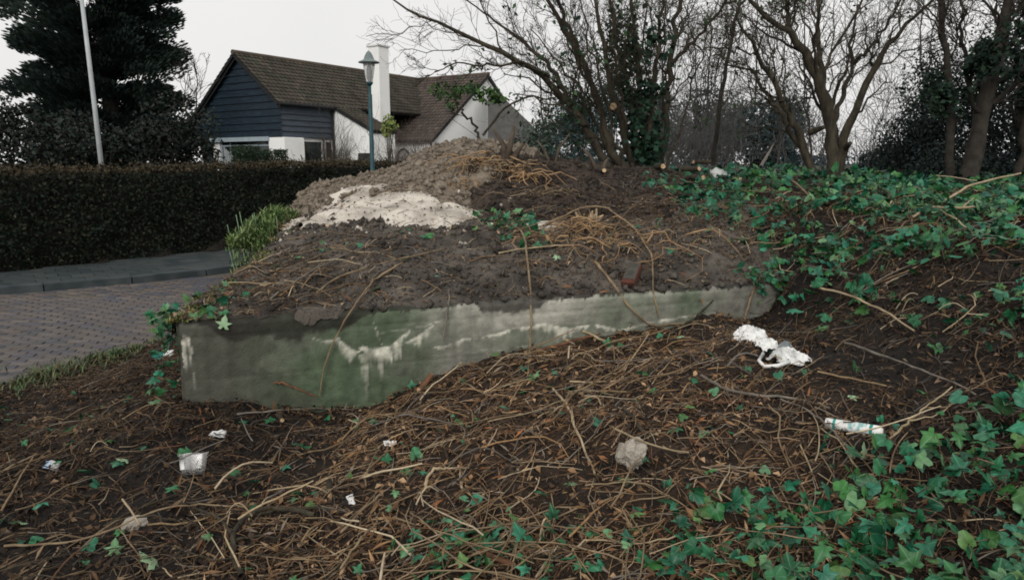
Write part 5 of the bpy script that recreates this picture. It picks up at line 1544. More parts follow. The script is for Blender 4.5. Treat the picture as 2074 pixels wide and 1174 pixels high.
cane('bramble_cane', [(1100, 468, .05), (1180, 438, .10), (1225, 442, .12), (1290, 490, .10), (1322, 540, .08), W(1322, 600), W(1334, 640)], 7, 4, 'arched pale cane curving over the cut stump and down the wall', M['cane'])
cane('bramble_cane', [(1535, 575, .04), W(1522, 600, .06), W(1512, 630, .08), (1508, 655, .03)], 7, 5, 'short curved cane hanging at the far right end of the wall', M['cane'])
cane('exposed_root', [W(556, 775, .02), W(576, 774, .03), W(592, 784, .03), W(612, 790, .03), W(640, 804, .03)], 7, 5, 'reddish root snaking along the foot of the green wall', M['cane_red'], cat='root')
cane('bramble_cane', [(910, 600, .05), W(905, 640), W(897, 690)], 5, 4, 'thin grey stem hanging against the pale middle of the wall', M['cane_grey'])
cane('cut_branch', [(425, 702, 0, 4.40), (500, 648, 0, 4.46), (560, 605, .04), (640, 555, .04), (740, 505, .03), (800, 472, .03)], 5, 4, 'long thin branch reaching across the left soil from beyond the wall edge', M['cane_grey'])
cane('cut_branch', [(480, 545, .05), (545, 505, .06), (610, 466, .05)], 13, 9, 'thick dark stick on the mossy left edge of the bunker', M['bark_dark'])
cane('cut_branch', [(640, 600, .02), (700, 560, .03), (800, 535, .03), (900, 510, .03)], 6, 3, 'thin brown branch lying on the bare grey soil', M['cane'])
cane('upright_stick', [(578, 418, 0), (565, 395, .08), (553, 373, .18)], 5, 4, 'lone upright stick at the left end of the grey heap', M['bark'])
cane('upright_stick', [(629, 448, 0), (626, 430, .07)], 7, 6, 'short broken stake standing at the sand edge', M['bark'])
cane('cut_branch', [(470, 500, .12), (520, 478, .14), (585, 470, .06)], 4, 3, 'pale straight stalk poking out left of the green herbs', M['cane_pale'])
cane('forked_branch', [(640, 1062, .05), (560, 1050, .06), (500, 1062, .05), (472, 1100, .05), (470, 1140, .04), (490, 1180, .03)], 15, 17, 'crooked forked branch at the bottom left of the foreground', M['bark'], kids=[([(472, 1100, .05), (440, 1070, .06), (400, 1050, .05), (366, 1033, .04)], 12, 8), ([(480, 1110, .04), (520, 1100, .04), (600, 1108, .03)], 9, 5)])
cane('cut_branch', [(10, 1118, .03), (150, 1112, .03), (240, 1090, .05), (330, 1055, .07), (420, 1045, .06), (500, 1048, .05)], 7, 5, 'long thin green-brown runner sweeping across the lower left corner', M['cane'])
cane('cut_branch', [(690, 1100, .05), (740, 1055, .07), (775, 1022, .05)], 8, 6, 'tan branch below the white fragment in the foreground', M['cane'])
cane('cut_branch', [(690, 1172, .04), (740, 1110, .07), (765, 1085, .06), (760, 1050, .03)], 8, 5, 'kinked tan branch reaching up from the bottom edge', M['cane'])
cane('cut_branch', [(500, 1060, .03), (580, 1045, .04), (640, 1040, .03), (710, 1050, .03)], 10, 7, 'dark straight branch left of centre in the foreground', M['bark'])
cane('cut_branch', [(862, 1012, .05), (865, 990, .06), (880, 975, .07), (905, 968, .05), (950, 958, .03)], 10, 7, 'yellow-green crooked twig in the middle foreground', M['cane_pale'])
cane('cut_branch', [(1120, 800, .04), (1150, 838, .05), (1162, 872, .05), (1180, 920, .04), (1205, 968, .02)], 8, 6, 'pale straight twig above and left of the rubble stone', M['cane_pale'])
cane('cut_branch', [(1145, 1152, .05), (1180, 1118, .06), (1300, 1120, .04), (1390, 1095, .03)], 7, 5, 'long pale runner among the ivy at bottom centre', M['cane_pale'])
cane('cut_branch', [(1185, 995, .03), (1290, 996, .05), (1340, 1015, .05), (1400, 1048, .03)], 5, 4, 'thin straight runner above the foreground ivy', M['cane'])
cane('cut_branch', [(1085, 720, .03), (1150, 705, .04), (1215, 688, .05)], 10, 8, 'split orange branch lying at the foot of the wall', M['cane_red'])
cane('cut_branch', [(1180, 684, .05), (1220, 702, .05), (1262, 722, .02)], 7, 6, 'pale peeled stick lying across the split orange branch', M['cane_pale'])
cane('cut_branch', [(1345, 690, .03), (1410, 655, .05), (1448, 625, .09)], 8, 5, 'dark slanting stick leaning on the right part of the wall', M['bark'])
cane('bramble_cane', [(1640, 605, .10), (1720, 625, .10), (1790, 655, .08), (1850, 690, .06)], 8, 5, 'pale arching cane at the edge of the dark hollow', M['cane_pale'])
cane('bramble_cane', [(1710, 710, .05), (1800, 745, .06), (1900, 785, .06), (1975, 815, .04)], 8, 5, 'long grey cane crossing the dark hollow on the right', M['cane_grey'])
cane('forked_branch', [(1800, 902, .03), (1840, 872, .05), (1880, 840, .06), (1925, 815, .08)], 8, 4, 'forked pale twig right of the white tube', M['cane_pale'], kids=[([(1840, 872, .05), (1900, 858, .05), (1940, 835, .06)], 5, 3), ([(1870, 848, .06), (1920, 845, .05), (1945, 820, .07)], 4, 3)])
cane('forked_branch', [(1845, 452, .05), (1880, 448, .12), (1930, 460, .15), (1970, 458, .15)], 9, 6, 'pale mossy forked branch on the right bank', M['cane_pale'], kids=[([(1900, 455, .12), (1940, 480, .12), (1970, 500, .08)], 6, 4), ([(1945, 458, .15), (1968, 440, .16)], 5, 4)])
cane('cut_branch', [(1890, 438, .08), (1960, 412, .18), (2062, 394, .22)], 8, 5, 'long pale stick pointing right above the ivy bank', M['cane_pale'])
cane('cut_branch', [(1575, 358, .08), (1620, 400, .12), (1665, 440, .06)], 7, 5, 'pale stick slanting through the ivy below the forked tree', M['cane'])
cane('bramble_cane', [(1540, 350, .1), (1575, 300, .5), (1610, 280, .62), (1650, 262, .72)], 5, 3, 'arching dry cane standing before the forked tree', M['cane_grey'])
cane('upright_stick', [(1565, 378, .0), (1572, 340, .3), (1588, 310, .5)], 5, 4, 'upright dry stalk in the ivy left of the forked tree', M['cane_grey'])
cane('cut_branch', [(1730, 940, .03), (1700, 905, .05), (1640, 850, .05), (1580, 822, .04)], 7, 5, 'grey twig pointing at the left end of the white tube', M['cane_grey'])
cane('cut_branch', [(1420, 770, .03), (1480, 810, .04), (1600, 818, .04), (1680, 838, .03)], 10, 6, 'weathered grey branch lying left of the white tube', M['cane_grey'])
cane('cut_branch', [(1555, 830, .03), (1585, 870, .05), (1570, 900, .05), (1600, 960, .03)], 6, 4, 'bent pale twig below the grey branch', M['cane'])
cane('cut_branch', [(1262, 840, .04), (1285, 865, .04), (1312, 895, .02)], 14, 9, 'weathered grey broken branch above the rubble stone', M['bark'])
cane('cut_branch', [(480, 848, .03), (560, 842, .04), (640, 835, .03), (720, 838, .03)], 6, 4, 'grey branch lying along the foot of the green wall', M['cane_grey'])
cane('cut_branch', [(1010, 520, .03), (1060, 515, .05), (1150, 508, .05)], 5, 4, 'straight pale stalk on the soil above the wall centre', M['cane_pale'])

# ------------------------------------------------------------------ torn roots on the dark heap
M['root'] = mat('root', (0.22, 0.13, 0.065), 0.85, (0.36, 0.24, 0.13), 10, 6, coord='World')
M['root_dark'] = mat('root_dark', (0.045, 0.034, 0.026), 0.9, (0.09, 0.07, 0.05), 10, 6, coord='World')
def root_tangle(px, py, n, spread, label, m, seed, lens=(.2, .7), rr=(.006, .016), up=.2):
    r = np.random.default_rng(seed)
    b = at_px(px, py)
    root = thing('torn_root', b, label, 'root', 'torn roots on the earth heap')
    for k in range(n):
        a = r.uniform(0, 2 * math.pi)
        st = b + np.array([r.normal(0, spread), r.normal(0, spread * .5), .02 + abs(r.normal(0, .05))])
        L_ = r.uniform(*lens)
        pts_ = []
        el = r.uniform(-.2, .5) + up
        for i in range(8):
            t = i / 7
            q = st + np.array([math.cos(a) * L_ * t, math.sin(a) * L_ * t * .6, L_ * (el * t - (.5 + el) * t * t)]) + r.normal(0, .012, 3)
            pts_.append(q); a += r.normal(0, .22)
        pts_ = np.array(pts_)
        pts_[:, 2] = np.maximum(pts_[:, 2], top_h(pts_[:, 0], pts_[:, 1]) + .006)
        w = r.uniform(*rr)
        MB().tube(pts_, list(np.linspace(w, w * .3, 8)), 5).build('root', m, root, True)
    return root
root_tangle(985, 335, 26, .16, 'matted pale root ball at the top left of the earth heap', M['root'], 1)
root_tangle(1060, 365, 26, .16, 'orange torn roots spilling down the middle of the earth heap', M['root'], 2, (.2, .6))
root_tangle(1130, 325, 22, .25, 'grey roots lying along the crest of the earth heap', M['root_dark'], 3, (.3, .9))
root_tangle(1010, 345, 30, .20, 'brown root mass below the upright root stump', M['cane'], 8, (.15, .5), (.004, .012), .35)
root_tangle(1100, 400, 18, .2, 'thin roots hanging down the face of the earth heap', M['cane'], 9, (.15, .45), (.003, .008))
root_tangle(940, 385, 14, .14, 'fine roots where the earth heap meets the sand', M['root'], 4, (.12, .4), (.003, .008))
root_tangle(1190, 470, 30, .22, 'straw coloured cut stems radiating round the fresh stump', M['root'], 5, (.2, .6), (.004, .010))
root_tangle(1230, 500, 26, .3, 'split straw coloured stems heaped above the brick', M['root'], 6, (.25, .7), (.004, .012))
def up_root(px, py, tops, w, label):
    b = at_px(px, py)
    root = thing('root_stump', b, label, 'root')
    for (x_, y_) in tops:
        e = P(x_, y_, b[1] + .1)
        mid_ = (b + e) / 2 + np.array([rs.normal(0, .05), 0, .02])
        MB().tube([b - np.array([0, 0, .1]), mid_, e], [w, w * .75, w * .35], 7).build('root', M['root_dark'], root, True)
    return root
up_root(1020, 335, [(1000, 262), (1042, 255), (1060, 290), (985, 300)], .045, 'dark upright root stump crowning the earth heap')
up_root(1120, 330, [(1155, 270), (1088, 285)], .022, 'thin dark forked root sticking up from the heap crest')
up_root(1215, 345, [(1180, 300), (1232, 320), (1150, 330)], .03, 'dark crooked root at the right end of the heap crest')

# ------------------------------------------------------------------ cut wood
def billet(name, px, py, L_, r_, yaw, label, cat, group=None, tilt=0.0, lift=None, bark=None):
    r_ = r_ * .82; b = at_px(px, py) + np.array([0, 0, r_ if lift is None else lift])
    d = np.array([math.cos(yaw) * math.cos(tilt), math.sin(yaw) * math.cos(tilt), math.sin(tilt)])
    root = thing(name, b, label, cat, group)
    p = [b - d * L_ / 2, b - d * L_ * .1 + rs.normal(0, r_ * .1, 3), b + d * L_ / 2]
    MB().tube(p, [r_, r_ * .96, r_ * .92], 10, cap=False).build('bark', bark or M['bark'], root, True)
    for e, s, q in ((p[0], -1, r_), (p[2], 1, r_ * .92)):
        MB().tube([e - d * .004 * s, e + d * .004 * s], [q * rs.uniform(.86, .98), q * rs.uniform(.7, .9)], 7).build('cut_end', M['cut_wood'], root)
    return root
cuts = 'freshly cut wood around the heap'
billet('cut_log', 1408, 368, .34, .045, R(-70), 'freshly cut log end at the bottom of the small pale pile', 'log', cuts, lift=.05)
billet('cut_log', 1398, 360, .32, .045, R(-60), 'freshly cut log lying left on top of the pale pile', 'log', cuts, lift=.12)
billet('cut_log', 1420, 356, .30, .04, R(20), 'freshly split log crowning the small pale pile', 'log', cuts, lift=.20)
billet('cut_stump', 1336, 350, .22, .05, R(-80), 'round cut end at the foot of the right stem of the tree', 'stump', cuts, lift=.08)
billet('cut_stump', 1220, 352, .2, .04, R(-85), 'small cut end on the crest of the earth heap', 'stump', cuts, lift=.04)
billet('cut_stump', 1492, 372, .2, .035, R(-80), 'small cut end in the ivy right of the log pile', 'stump', cuts, lift=.06)
billet('cut_stump', 1663, 385, .2, .04, R(-75), 'pale cut end at the foot of the forked tree', 'stump', cuts, lift=.05)
billet('cut_stick', 668, 1000, .16, .018, R(-75), 'round pale cut stick end in the left foreground', 'stick', cuts, lift=.03)
billet('cut_stick', 640, 1020, .10, .012, R(-10), 'short orange stick beside the white fragment', 'stick', cuts, lift=.02, bark=M['cane_red'])
billet('cut_stick', 568, 852, .10, .020, R(-60), 'pale wood stub at the foot of the wall', 'stick', cuts, lift=.02)
billet('broken_branch', 862, 790, .16, .026, R(60), 'orange-brown broken branch stub against the wall foot', 'branch', None, .5, .05, M['cane_red'])
billet('broken_branch', 1005, 1142, .17, .017, R(-35), 'red-brown rotten branch piece at the bottom centre', 'branch', None, 0, .025, M['cane_red'])
billet('broken_branch', 1412, 905, .12, .012, R(-70), 'small red-brown bark piece right of the rubble stone', 'branch', None, 0, .02, M['cane_red'])
# fresh stump with splintered top
b = at_px(1195, 448)
st = thing('splintered_stump', b, 'fresh pale splintered stump in the middle of the bunker top', 'stump')
for k in range(9):
    a = rs.uniform(0, 6.28); q = b + np.array([math.cos(a) * rs.uniform(.02, .10), math.sin(a) * .05, -.04])
    lean_ = rs.uniform(.0, .10)
    MB().tube([q, q + np.array([math.cos(a) * lean_ * .4, math.sin(a) * lean_ * .4, .07]), q + np.array([math.cos(a) * lean_, math.sin(a) * lean_, rs.uniform(.07, .17)])], [rs.uniform(.018, .03), rs.uniform(.014, .026), rs.uniform(.003, .014)], 6).build('shoot_stub', M['cut_wood'] if k % 3 == 0 else (M['cane_pale'] if k % 3 == 1 else M['cane']), st)

# ------------------------------------------------------------------ brick on the wall top
M['old_brick'] = mat('old_brick', (0.11, 0.032, 0.020), 0.9, (0.055, 0.026, 0.019), 14, 6, bump=.5, bscale=60)
M['brick_dirt'] = mat('brick_dirt', (0.045, 0.042, 0.036), 0.95, (0.075, 0.070, 0.060), 20, 6, bump=.4, bscale=60)
bp0 = at_px(1280, 578) + np.array([.0, .02, .075])
rot = Matrix.Rotation(R(-28), 3, 'Z') @ Matrix.Rotation(R(38), 3, 'X') @ Matrix.Rotation(R(90), 3, 'Z')
bk = thing('loose_brick', bp0, 'old red brick with dark dirty face lying on the wall edge', 'brick')
MB().box(bp0, (.215, .105, .062), rot, .006).build('body', M['old_brick'], bk)
up_ = rot @ Vector((0, 0, 1))
MB().box(Vector(bp0) + up_ * .0325 + rot @ Vector((.018, 0, 0)), (.170, .094, .004), rot, .001).build('dirt_crust', M['brick_dirt'], bk)

# ------------------------------------------------------------------ rubbish
def blob(name, c, rad, rot, seed, m, parent, rough=.35, sub=4, freq=3.0):
    import bmesh
    bm_ = bmesh.new()
    bmesh.ops.create_icosphere(bm_, subdivisions=sub, radius=1.0)
    co = np.array([v.co[:] for v in bm_.verts])
    rdg = 1 - np.abs(fbm(co[:, 0] * freq + seed, co[:, 1] * freq + co[:, 2] * freq * .9, seed, 4)) * 1.6
    r2 = fbm(co[:, 0] * freq * .6 - seed, co[:, 1] * freq * .6 - co[:, 2], seed + 5, 3)
    co = co * (1 + rough * (rdg - .6) + rough * .8 * r2)[:, None] * np.array(rad)
    co = co @ np.array(rot.to_3x3().transposed()) + np.array(c)
    for v, q in zip(bm_.verts, co): v.co = q
    me = bpy.data.meshes.new(name)
    bm_.to_mesh(me); bm_.free()
    return link(name, me, m, parent)
M['bag'] = mat('bag', (0.40, 0.41, 0.40), 0.4, (0.76, 0.76, 0.74), 11, 8, .34, .56, spec=.4, coord='World')
M['bag_pale'] = mat('bag_pale', (0.30, 0.32, 0.31), 0.5, (0.50, 0.51, 0.49), 9, 6, coord='World')
M['bag_grey'] = mat('bag_grey', (0.16, 0.18, 0.19), 0.5, (0.30, 0.32, 0.32), 9, 6, spec=.4, coord='World')
bb = at_px(1560, 715)
bag = thing('plastic_bag', bb, 'crumpled white plastic bag lying at the right end of the wall', 'plastic bag')
def crumple(name, c, sx, sy, hgt, yaw, seed, m, parent, n=70):
    g = np.linspace(-1, 1, n)
    X, Y = np.meshgrid(g, g)
    # square sheet drawn in to an irregular outline
    a_ = np.arctan2(Y, X)
    rr_ = np.hypot(X, Y) / np.maximum(np.abs(X), np.abs(Y)).clip(1e-6)
    k_ = (1 + .35 * fbm(np.cos(a_) * 1.8 + seed, np.sin(a_) * 1.8, seed, 3)) / rr_
    X2, Y2 = X * k_, Y * k_
    rad_ = np.hypot(X2, Y2)
    rid = 1 - 2 * np.abs(fbm(X2 * 1.7 + seed * 3, Y2 * 1.7, seed + 1, 4))
    rid2 = 1 - 2 * np.abs(fbm(X2 * 4 + seed, Y2 * 4 + 7, seed + 2, 3))
    rid3 = 1 - 2 * np.abs(fbm(X2 * 8 + seed, Y2 * 8 - 3, seed + 8, 3))
    Z2 = .045 * rid3 + np.clip(1 - rad_ ** 2, 0, 1) ** .5 * (.45 + .55 * rid) + .22 * rid2 * (1 - .5 * rad_)
    X2 = X2 + .22 * fbm(X2 * 3, Y2 * 3 + seed, seed + 4, 3); Y2 = Y2 + .22 * fbm(X2 * 3 + 5, Y2 * 3 - seed, seed + 5, 3)
    v = np.stack([X2 * sx * math.cos(yaw) - Y2 * sy * math.sin(yaw), X2 * sx * math.sin(yaw) + Y2 * sy * math.cos(yaw), Z2 * hgt], -1).reshape(-1, 3) + np.array(c)
    ii_, jj_ = np.meshgrid(np.arange(n - 1), np.arange(n - 1))
    q_ = (jj_ * n + ii_).ravel()
    o = link(name, fast_mesh(name, v, np.stack([q_, q_ + 1, q_ + n + 1, q_ + n], 1), smooth=True), m, parent)
    sd = o.modifiers.new('thickness', 'SOLIDIFY'); sd.thickness = .003
    return o
crumple('sheet', at_px(1518, 702) + np.array([0, 0, .02]), .13, .10, .11, R(-30), 3, M['bag'], bag)
crumple('sheet', at_px(1556, 715) + np.array([0, 0, .02]), .10, .055, .07, R(-28), 14, M['bag'], bag)
crumple('sheet', at_px(1600, 738) + np.array([0, 0, .02]), .125, .075, .08, R(-35), 6, M['bag'], bag)
crumple('fold_shade', at_px(1588, 722) + np.array([0, -.01, .045]), .045, .03, .05, R(-30), 9, M['bag_grey'], bag)  # grey sheet added as painted shade between the folds
MB().tube([at_px(*q) + np.array([0, 0, .03]) for q in ((1545, 725), (1536, 740), (1548, 752), (1575, 750), (1598, 742))], [.012, .011, .012, .013, .014], 6).build('handle_loop', M['bag'], bag, True)

# white tube with teal bands
M['tube_white'] = mat('tube_white', (0.77, 0.77, 0.74), 0.5, (0.50, 0.46, 0.40), 22, 9, .55, .85, coord='World')
M['teal'] = mat('teal', (0.02, 0.22, 0.19), 0.5, (0.03, 0.28, 0.24), 12, 3)
e0, e1 = at_px(1672, 868) + np.array([0, 0, .030]), at_px(1784, 886) + np.array([0, 0, .030])
dt = (e1 - e0) / np.linalg.norm(e1 - e0)
TL = np.linalg.norm(e1 - e0)
tb = thing('cardboard_tube', (e0 + e1) / 2, 'white tube with two teal bands lying on the dark earth', 'tube')
q = lambda s: e0 + dt * (TL * s)
TR_ = .0265
MB().tube([q(0), q(.004), q(.996), q(1)], [TR_ * .94, TR_, TR_, TR_ * .94], 20, cap=False).build('body', M['tube_white'], tb, True)
MB().tube([q(.012), q(.013)], [TR_ * .9, TR_ * .9], 20).build('end_disc', M['bag_grey'], tb)
MB().tube([q(.988), q(1.03)], [TR_ * .85, TR_ * .55], 14).build('end_cap', M['tube_white'], tb)
for a_, b_ in ((.14, .19), (.80, .86)):
    MB().tube([q(a_), q(b_)], [TR_ * 1.015, TR_ * 1.015], 20, cap=False).build('band', M['teal'], tb, True)
M['teal_print'] = mat('teal_print', (0.25, 0.45, 0.43), 0.5, (0.72, 0.74, 0.72), 45, 2, .42, .55, coord='World')
MB().tube([q(.42), q(.76)], [TR_ * 1.006, TR_ * 1.006], 20, cap=False).build('faded_print', M['teal_print'], tb, True)

# clear plastic tub
cpl = bpy.data.materials.new('clear_plastic'); cpl.use_nodes = True
_N, _L = cpl.node_tree.nodes, cpl.node_tree.links
_N.clear()
_o = _N.new('ShaderNodeOutputMaterial'); _m1 = _N.new('ShaderNodeMixShader'); _m2 = _N.new('ShaderNodeMixShader')
_t = _N.new('ShaderNodeBsdfTransparent'); _g = _N.new('ShaderNodeBsdfGlossy'); _d = _N.new('ShaderNodeBsdfDiffuse')
_g.inputs['Roughness'].default_value = .18
_d.inputs['Color'].default_value = (.62, .62, .60, 1)
_lw = _N.new('ShaderNodeTexNoise'); _lw.inputs['Scale'].default_value = 14; _lw.inputs['Detail'].default_value = 4
_r = _N.new('ShaderNodeMapRange'); _r.inputs[1].default_value = .35; _r.inputs[2].default_value = .75; _r.inputs[3].default_value = .05; _r.inputs[4].default_value = .45
_L.new(_lw.outputs['Fac'], _r.inputs[0]); _L.new(_r.outputs[0], _m1.inputs[0])
_L.new(_t.outputs[0], _m1.inputs[1]); _L.new(_d.outputs[0], _m1.inputs[2])
_m2.inputs[0].default_value = .14
_L.new(_m1.outputs[0], _m2.inputs[1]); _L.new(_g.outputs[0], _m2.inputs[2]); _L.new(_m2.outputs[0], _o.inputs[0])
tbp = at_px(392, 962) + np.array([0, 0, .0])
tub = thing('plastic_tub', tbp, 'clear crumpled plastic tub lying in the left foreground', 'plastic tub')
rotm = Matrix.Rotation(R(14), 3, 'Z') @ Matrix.Rotation(R(-22), 3, 'X')
def ringp(w, d, z, k=24):
    out = []
    for i in range(k):
        a = 2 * math.pi * i / k
        ca, sa = math.cos(a), math.sin(a)
        rr_ = (abs(ca) ** 4 + abs(sa) ** 4) ** -.25
        out.append(Vector(tbp) + rotm @ Vector((w * ca * rr_, d * sa * rr_, z + .004 * math.sin(3 * a + z * 60))))
    return out
mb = MB(); k = 24
rings = [ringp(.050, .042, .006), ringp(.054, .046, .03), ringp(.060, .050, .07), ringp(.066, .055, .105)]
mb.add(sum(rings, []), [tuple(range(k - 1, -1, -1))] + [(r_ * k + i, r_ * k + (i + 1) % k, (r_ + 1) * k + (i + 1) % k, (r_ + 1) * k + i) for r_ in range(3) for i in range(k)])
mb.build('body', cpl, tub, True)
rp_ = ringp(.069, .058, .106)
MB().tube(rp_ + rp_[:1], .0028, 6, cap=False).build('rim', cpl, tub, True)
lab_ = ringp(.058, .049, .030)[13:17]; lab2 = ringp(.063, .053, .085)[13:17]
MB().add(lab_ + lab2, [(i, i + 1, 5 + i, 4 + i) for i in range(3)]).build('paper_label', M['bag'], tub)

def scrap(name, px, py, size, yaw, tilt, m, label, cat, seed, m2=None, asp=.6):
    """crumpled bit of packaging"""
    c = at_px(px, py) + np.array([0, 0, size * .25])
    r = np.random.default_rng(seed)
    nx_ = 9
    g = np.linspace(-.5, .5, nx_)
    X, Y = np.meshgrid(g, g)
    Z = .22 * fbm(X * 4 + seed, Y * 4, seed, 3) + .12 * np.sin(X * 5 + seed)
    rot_ = np.array(Matrix.Rotation(yaw, 3, 'Z') @ Matrix.Rotation(tilt, 3, 'X'))
    v = np.stack([X * size, Y * size * asp, Z * size], -1).reshape(-1, 3) @ rot_.T
    ii_, jj_ = np.meshgrid(np.arange(nx_ - 1), np.arange(nx_ - 1))
    q_ = (jj_ * nx_ + ii_).ravel()
    f_ = np.stack([q_, q_ + 1, q_ + nx_ + 1, q_ + nx_], 1)
    if m2 is None:
        o = link(name, fast_mesh(name, v, f_), m, None, c)
        sd = o.modifiers.new('thickness', 'SOLIDIFY'); sd.thickness = .002
        return tag(o, label, cat)
    root = thing(name, c, label, cat)
    sel = (ii_.ravel() < 4)
    for nm_, s_, mm in (('printed_half', sel, m2), ('plain_half', ~sel, m)):
        us_ = np.unique(f_[s_]); rm_ = np.zeros(len(v), int); rm_[us_] = np.arange(len(us_))
        o = link(nm_, fast_mesh(nm_, (v + c)[us_], rm_[f_[s_]]), mm, root)
        sd = o.modifiers.new('thickness', 'SOLIDIFY'); sd.thickness = .002
    return root
M['blue'] = mat('blue', (0.10, 0.22, 0.42), 0.35, (0.45, 0.55, 0.68), 20, 3)
M['black'] = mat('black', (0.015, 0.015, 0.017), 0.5, (0.03, 0.03, 0.03), 8, 3)
scrap('wrapper', 331, 726, .17, R(20), R(35), M['bag'], 'white and teal wrapper lying left of the bunker corner', 'wrapper', 5, M['teal'], .45)
scrap('wrapper', 103, 950, .085, R(-10), R(40), M['bag'], 'small blue and white wrapper in the lower left litter', 'wrapper', 8, M['blue'], .5)
scrap('packaging_scrap', 706, 1022, .06, R(50), R(65), M['tube_white'], 'small white scrap with black corner in the left foreground', 'scrap', 11, M['black'], .9)
scrap('packaging_scrap', 440, 888, .10, R(10), R(30), M['bag'], 'torn pale scrap above the clear plastic tub', 'scrap', 14, None, .45)
scrap('packaging_scrap', 790, 902, .07, R(30), R(30), M['bag'], 'flat pale scrap in the centre foreground litter', 'scrap', 17, None, .5)
scrap('plastic_sheet', 1462, 362, .30, R(10), R(30), M['bag_pale'], 'pale crumpled sheet behind the log pile', 'sheet', 21, None, .6)

# lumps of rubble
M['rubble'] = mat('rubble', (0.28, 0.25, 0.21), 0.95, (0.44, 0.40, 0.34), 16, 8, bump=.7, bscale=60, coord='World')
sp_ = at_px(1278, 940)
o = blob('rubble_stone', sp_ + np.array([0, 0, .05]), (.064, .05, .066), Matrix.Rotation(R(-20), 3, 'Z') @ Matrix.Rotation(R(25), 3, 'Y'), 37, M['rubble'], None, .62, 4, 1.5)
tag(o, 'rough pale lump of mortar rubble in the centre right foreground', 'stone')
o = blob('rubble_stone', at_px(275, 1070) + np.array([0, 0, .02]), (.055, .05, .035), Matrix.Rotation(R(10), 3, 'Z'), 33, M['rubble'], None, .28, 3, 2.2)
tag(o, 'flat dull stone half buried in the lower left litter', 'stone')
o = blob('sand_lump', at_px(1105, 466) + np.array([0, 0, .02]), (.19, .12, .055), Matrix.Rotation(R(8), 3, 'Z'), 41, M['sand'], None, .4, 4, 2.0)
tag(o, 'flat pale lump of sand beside the splintered stump', 'lump')

# ------------------------------------------------------------------ ivy
def ivy_leaf_mesh(seed):
    """five-lobed leaf, folded a little along its midrib; stalk end at the origin"""
    r = np.random.default_rng(seed)
    ang = np.radians([-90, -62, -35, -8, 18, 42, 66, 90, 114, 138, 162, 188, 215, 242])
    shapes_ = [[.10, .50, .58, .36, .62, .44, .66, 1.0, .66, .44, .62, .36, .58, .50], [.08, .52, .62, .56, .66, .58, .70, .92, .70, .58, .66, .56, .62, .52],
               [.10, .42, .46, .40, .74, .46, .56, 1.08, .56, .46, .74, .40, .46, .42], [.06, .56, .66, .62, .60, .60, .70, .84, .70, .60, .60, .62, .66, .56], [.12, .40, .52, .30, .70, .36, .54, 1.0, .54, .36, .70, .30, .52, .40]]
    rad = np.array(shapes_[seed % 5]) * r.uniform(.86, 1.14, 14)
    x, y = np.cos(ang) * rad, np.sin(ang) * rad + .25
    z = -.30 * np.abs(x) ** 1.3 + .13 * r.normal(0, .5, 14) - .25 * np.maximum(y - .4, 0) ** 1.5
    V_ = np.concatenate([[[0, .12, .02], [0, .55, .035]], np.stack([x, y, z], 1)]) * .72
    Fs = []
    for i in range(14):
        j = (i + 1) % 14
        c = 1 if 4 <= i <= 9 else 0
        Fs.append((c, i + 2, j + 2))
    Fs += [(0, 1, 11 - 4 + 5 - 6 + 0)] if False else []
    Fs += [(0, 6, 1), (1, 12, 0)]
    return V_, np.array(Fs)
ivy_shapes = [ivy_leaf_mesh(s) for s in range(5)]
ivy_me = []
for k, (V_, Fs) in enumerate(ivy_shapes):
    me = fast_mesh('ivy_leaf', V_, Fs, smooth=True)
    me.materials.append(M['ivy'])
    ivy_me.append(me)
ivy_pal = np.array([(0.006, 0.060, 0.022), (0.014, 0.130, 0.050), (0.010, 0.090, 0.050), (0.045, 0.17, 0.04), (0.014, 0.12, 0.075), (0.11, 0.24, 0.10), (0.006, 0.055, 0.024), (0.03, 0.20, 0.11), (0.020, 0.105, 0.030)])
def leaf_mats(pos, size, r, tilt=.55):
    n = len(pos)
    nz = r.normal(0, tilt, (n, 3)) + np.array([0, -.25, 1.0])
    nz /= np.linalg.norm(nz, axis=1, keepdims=True)
    t_ = rand_dirs(n, r)
    xa = np.cross(t_, nz); xa /= np.linalg.norm(xa, axis=1, keepdims=True)
    ya = np.cross(nz, xa)
    return np.stack([xa, ya, nz], 2) * size[:, None, None]
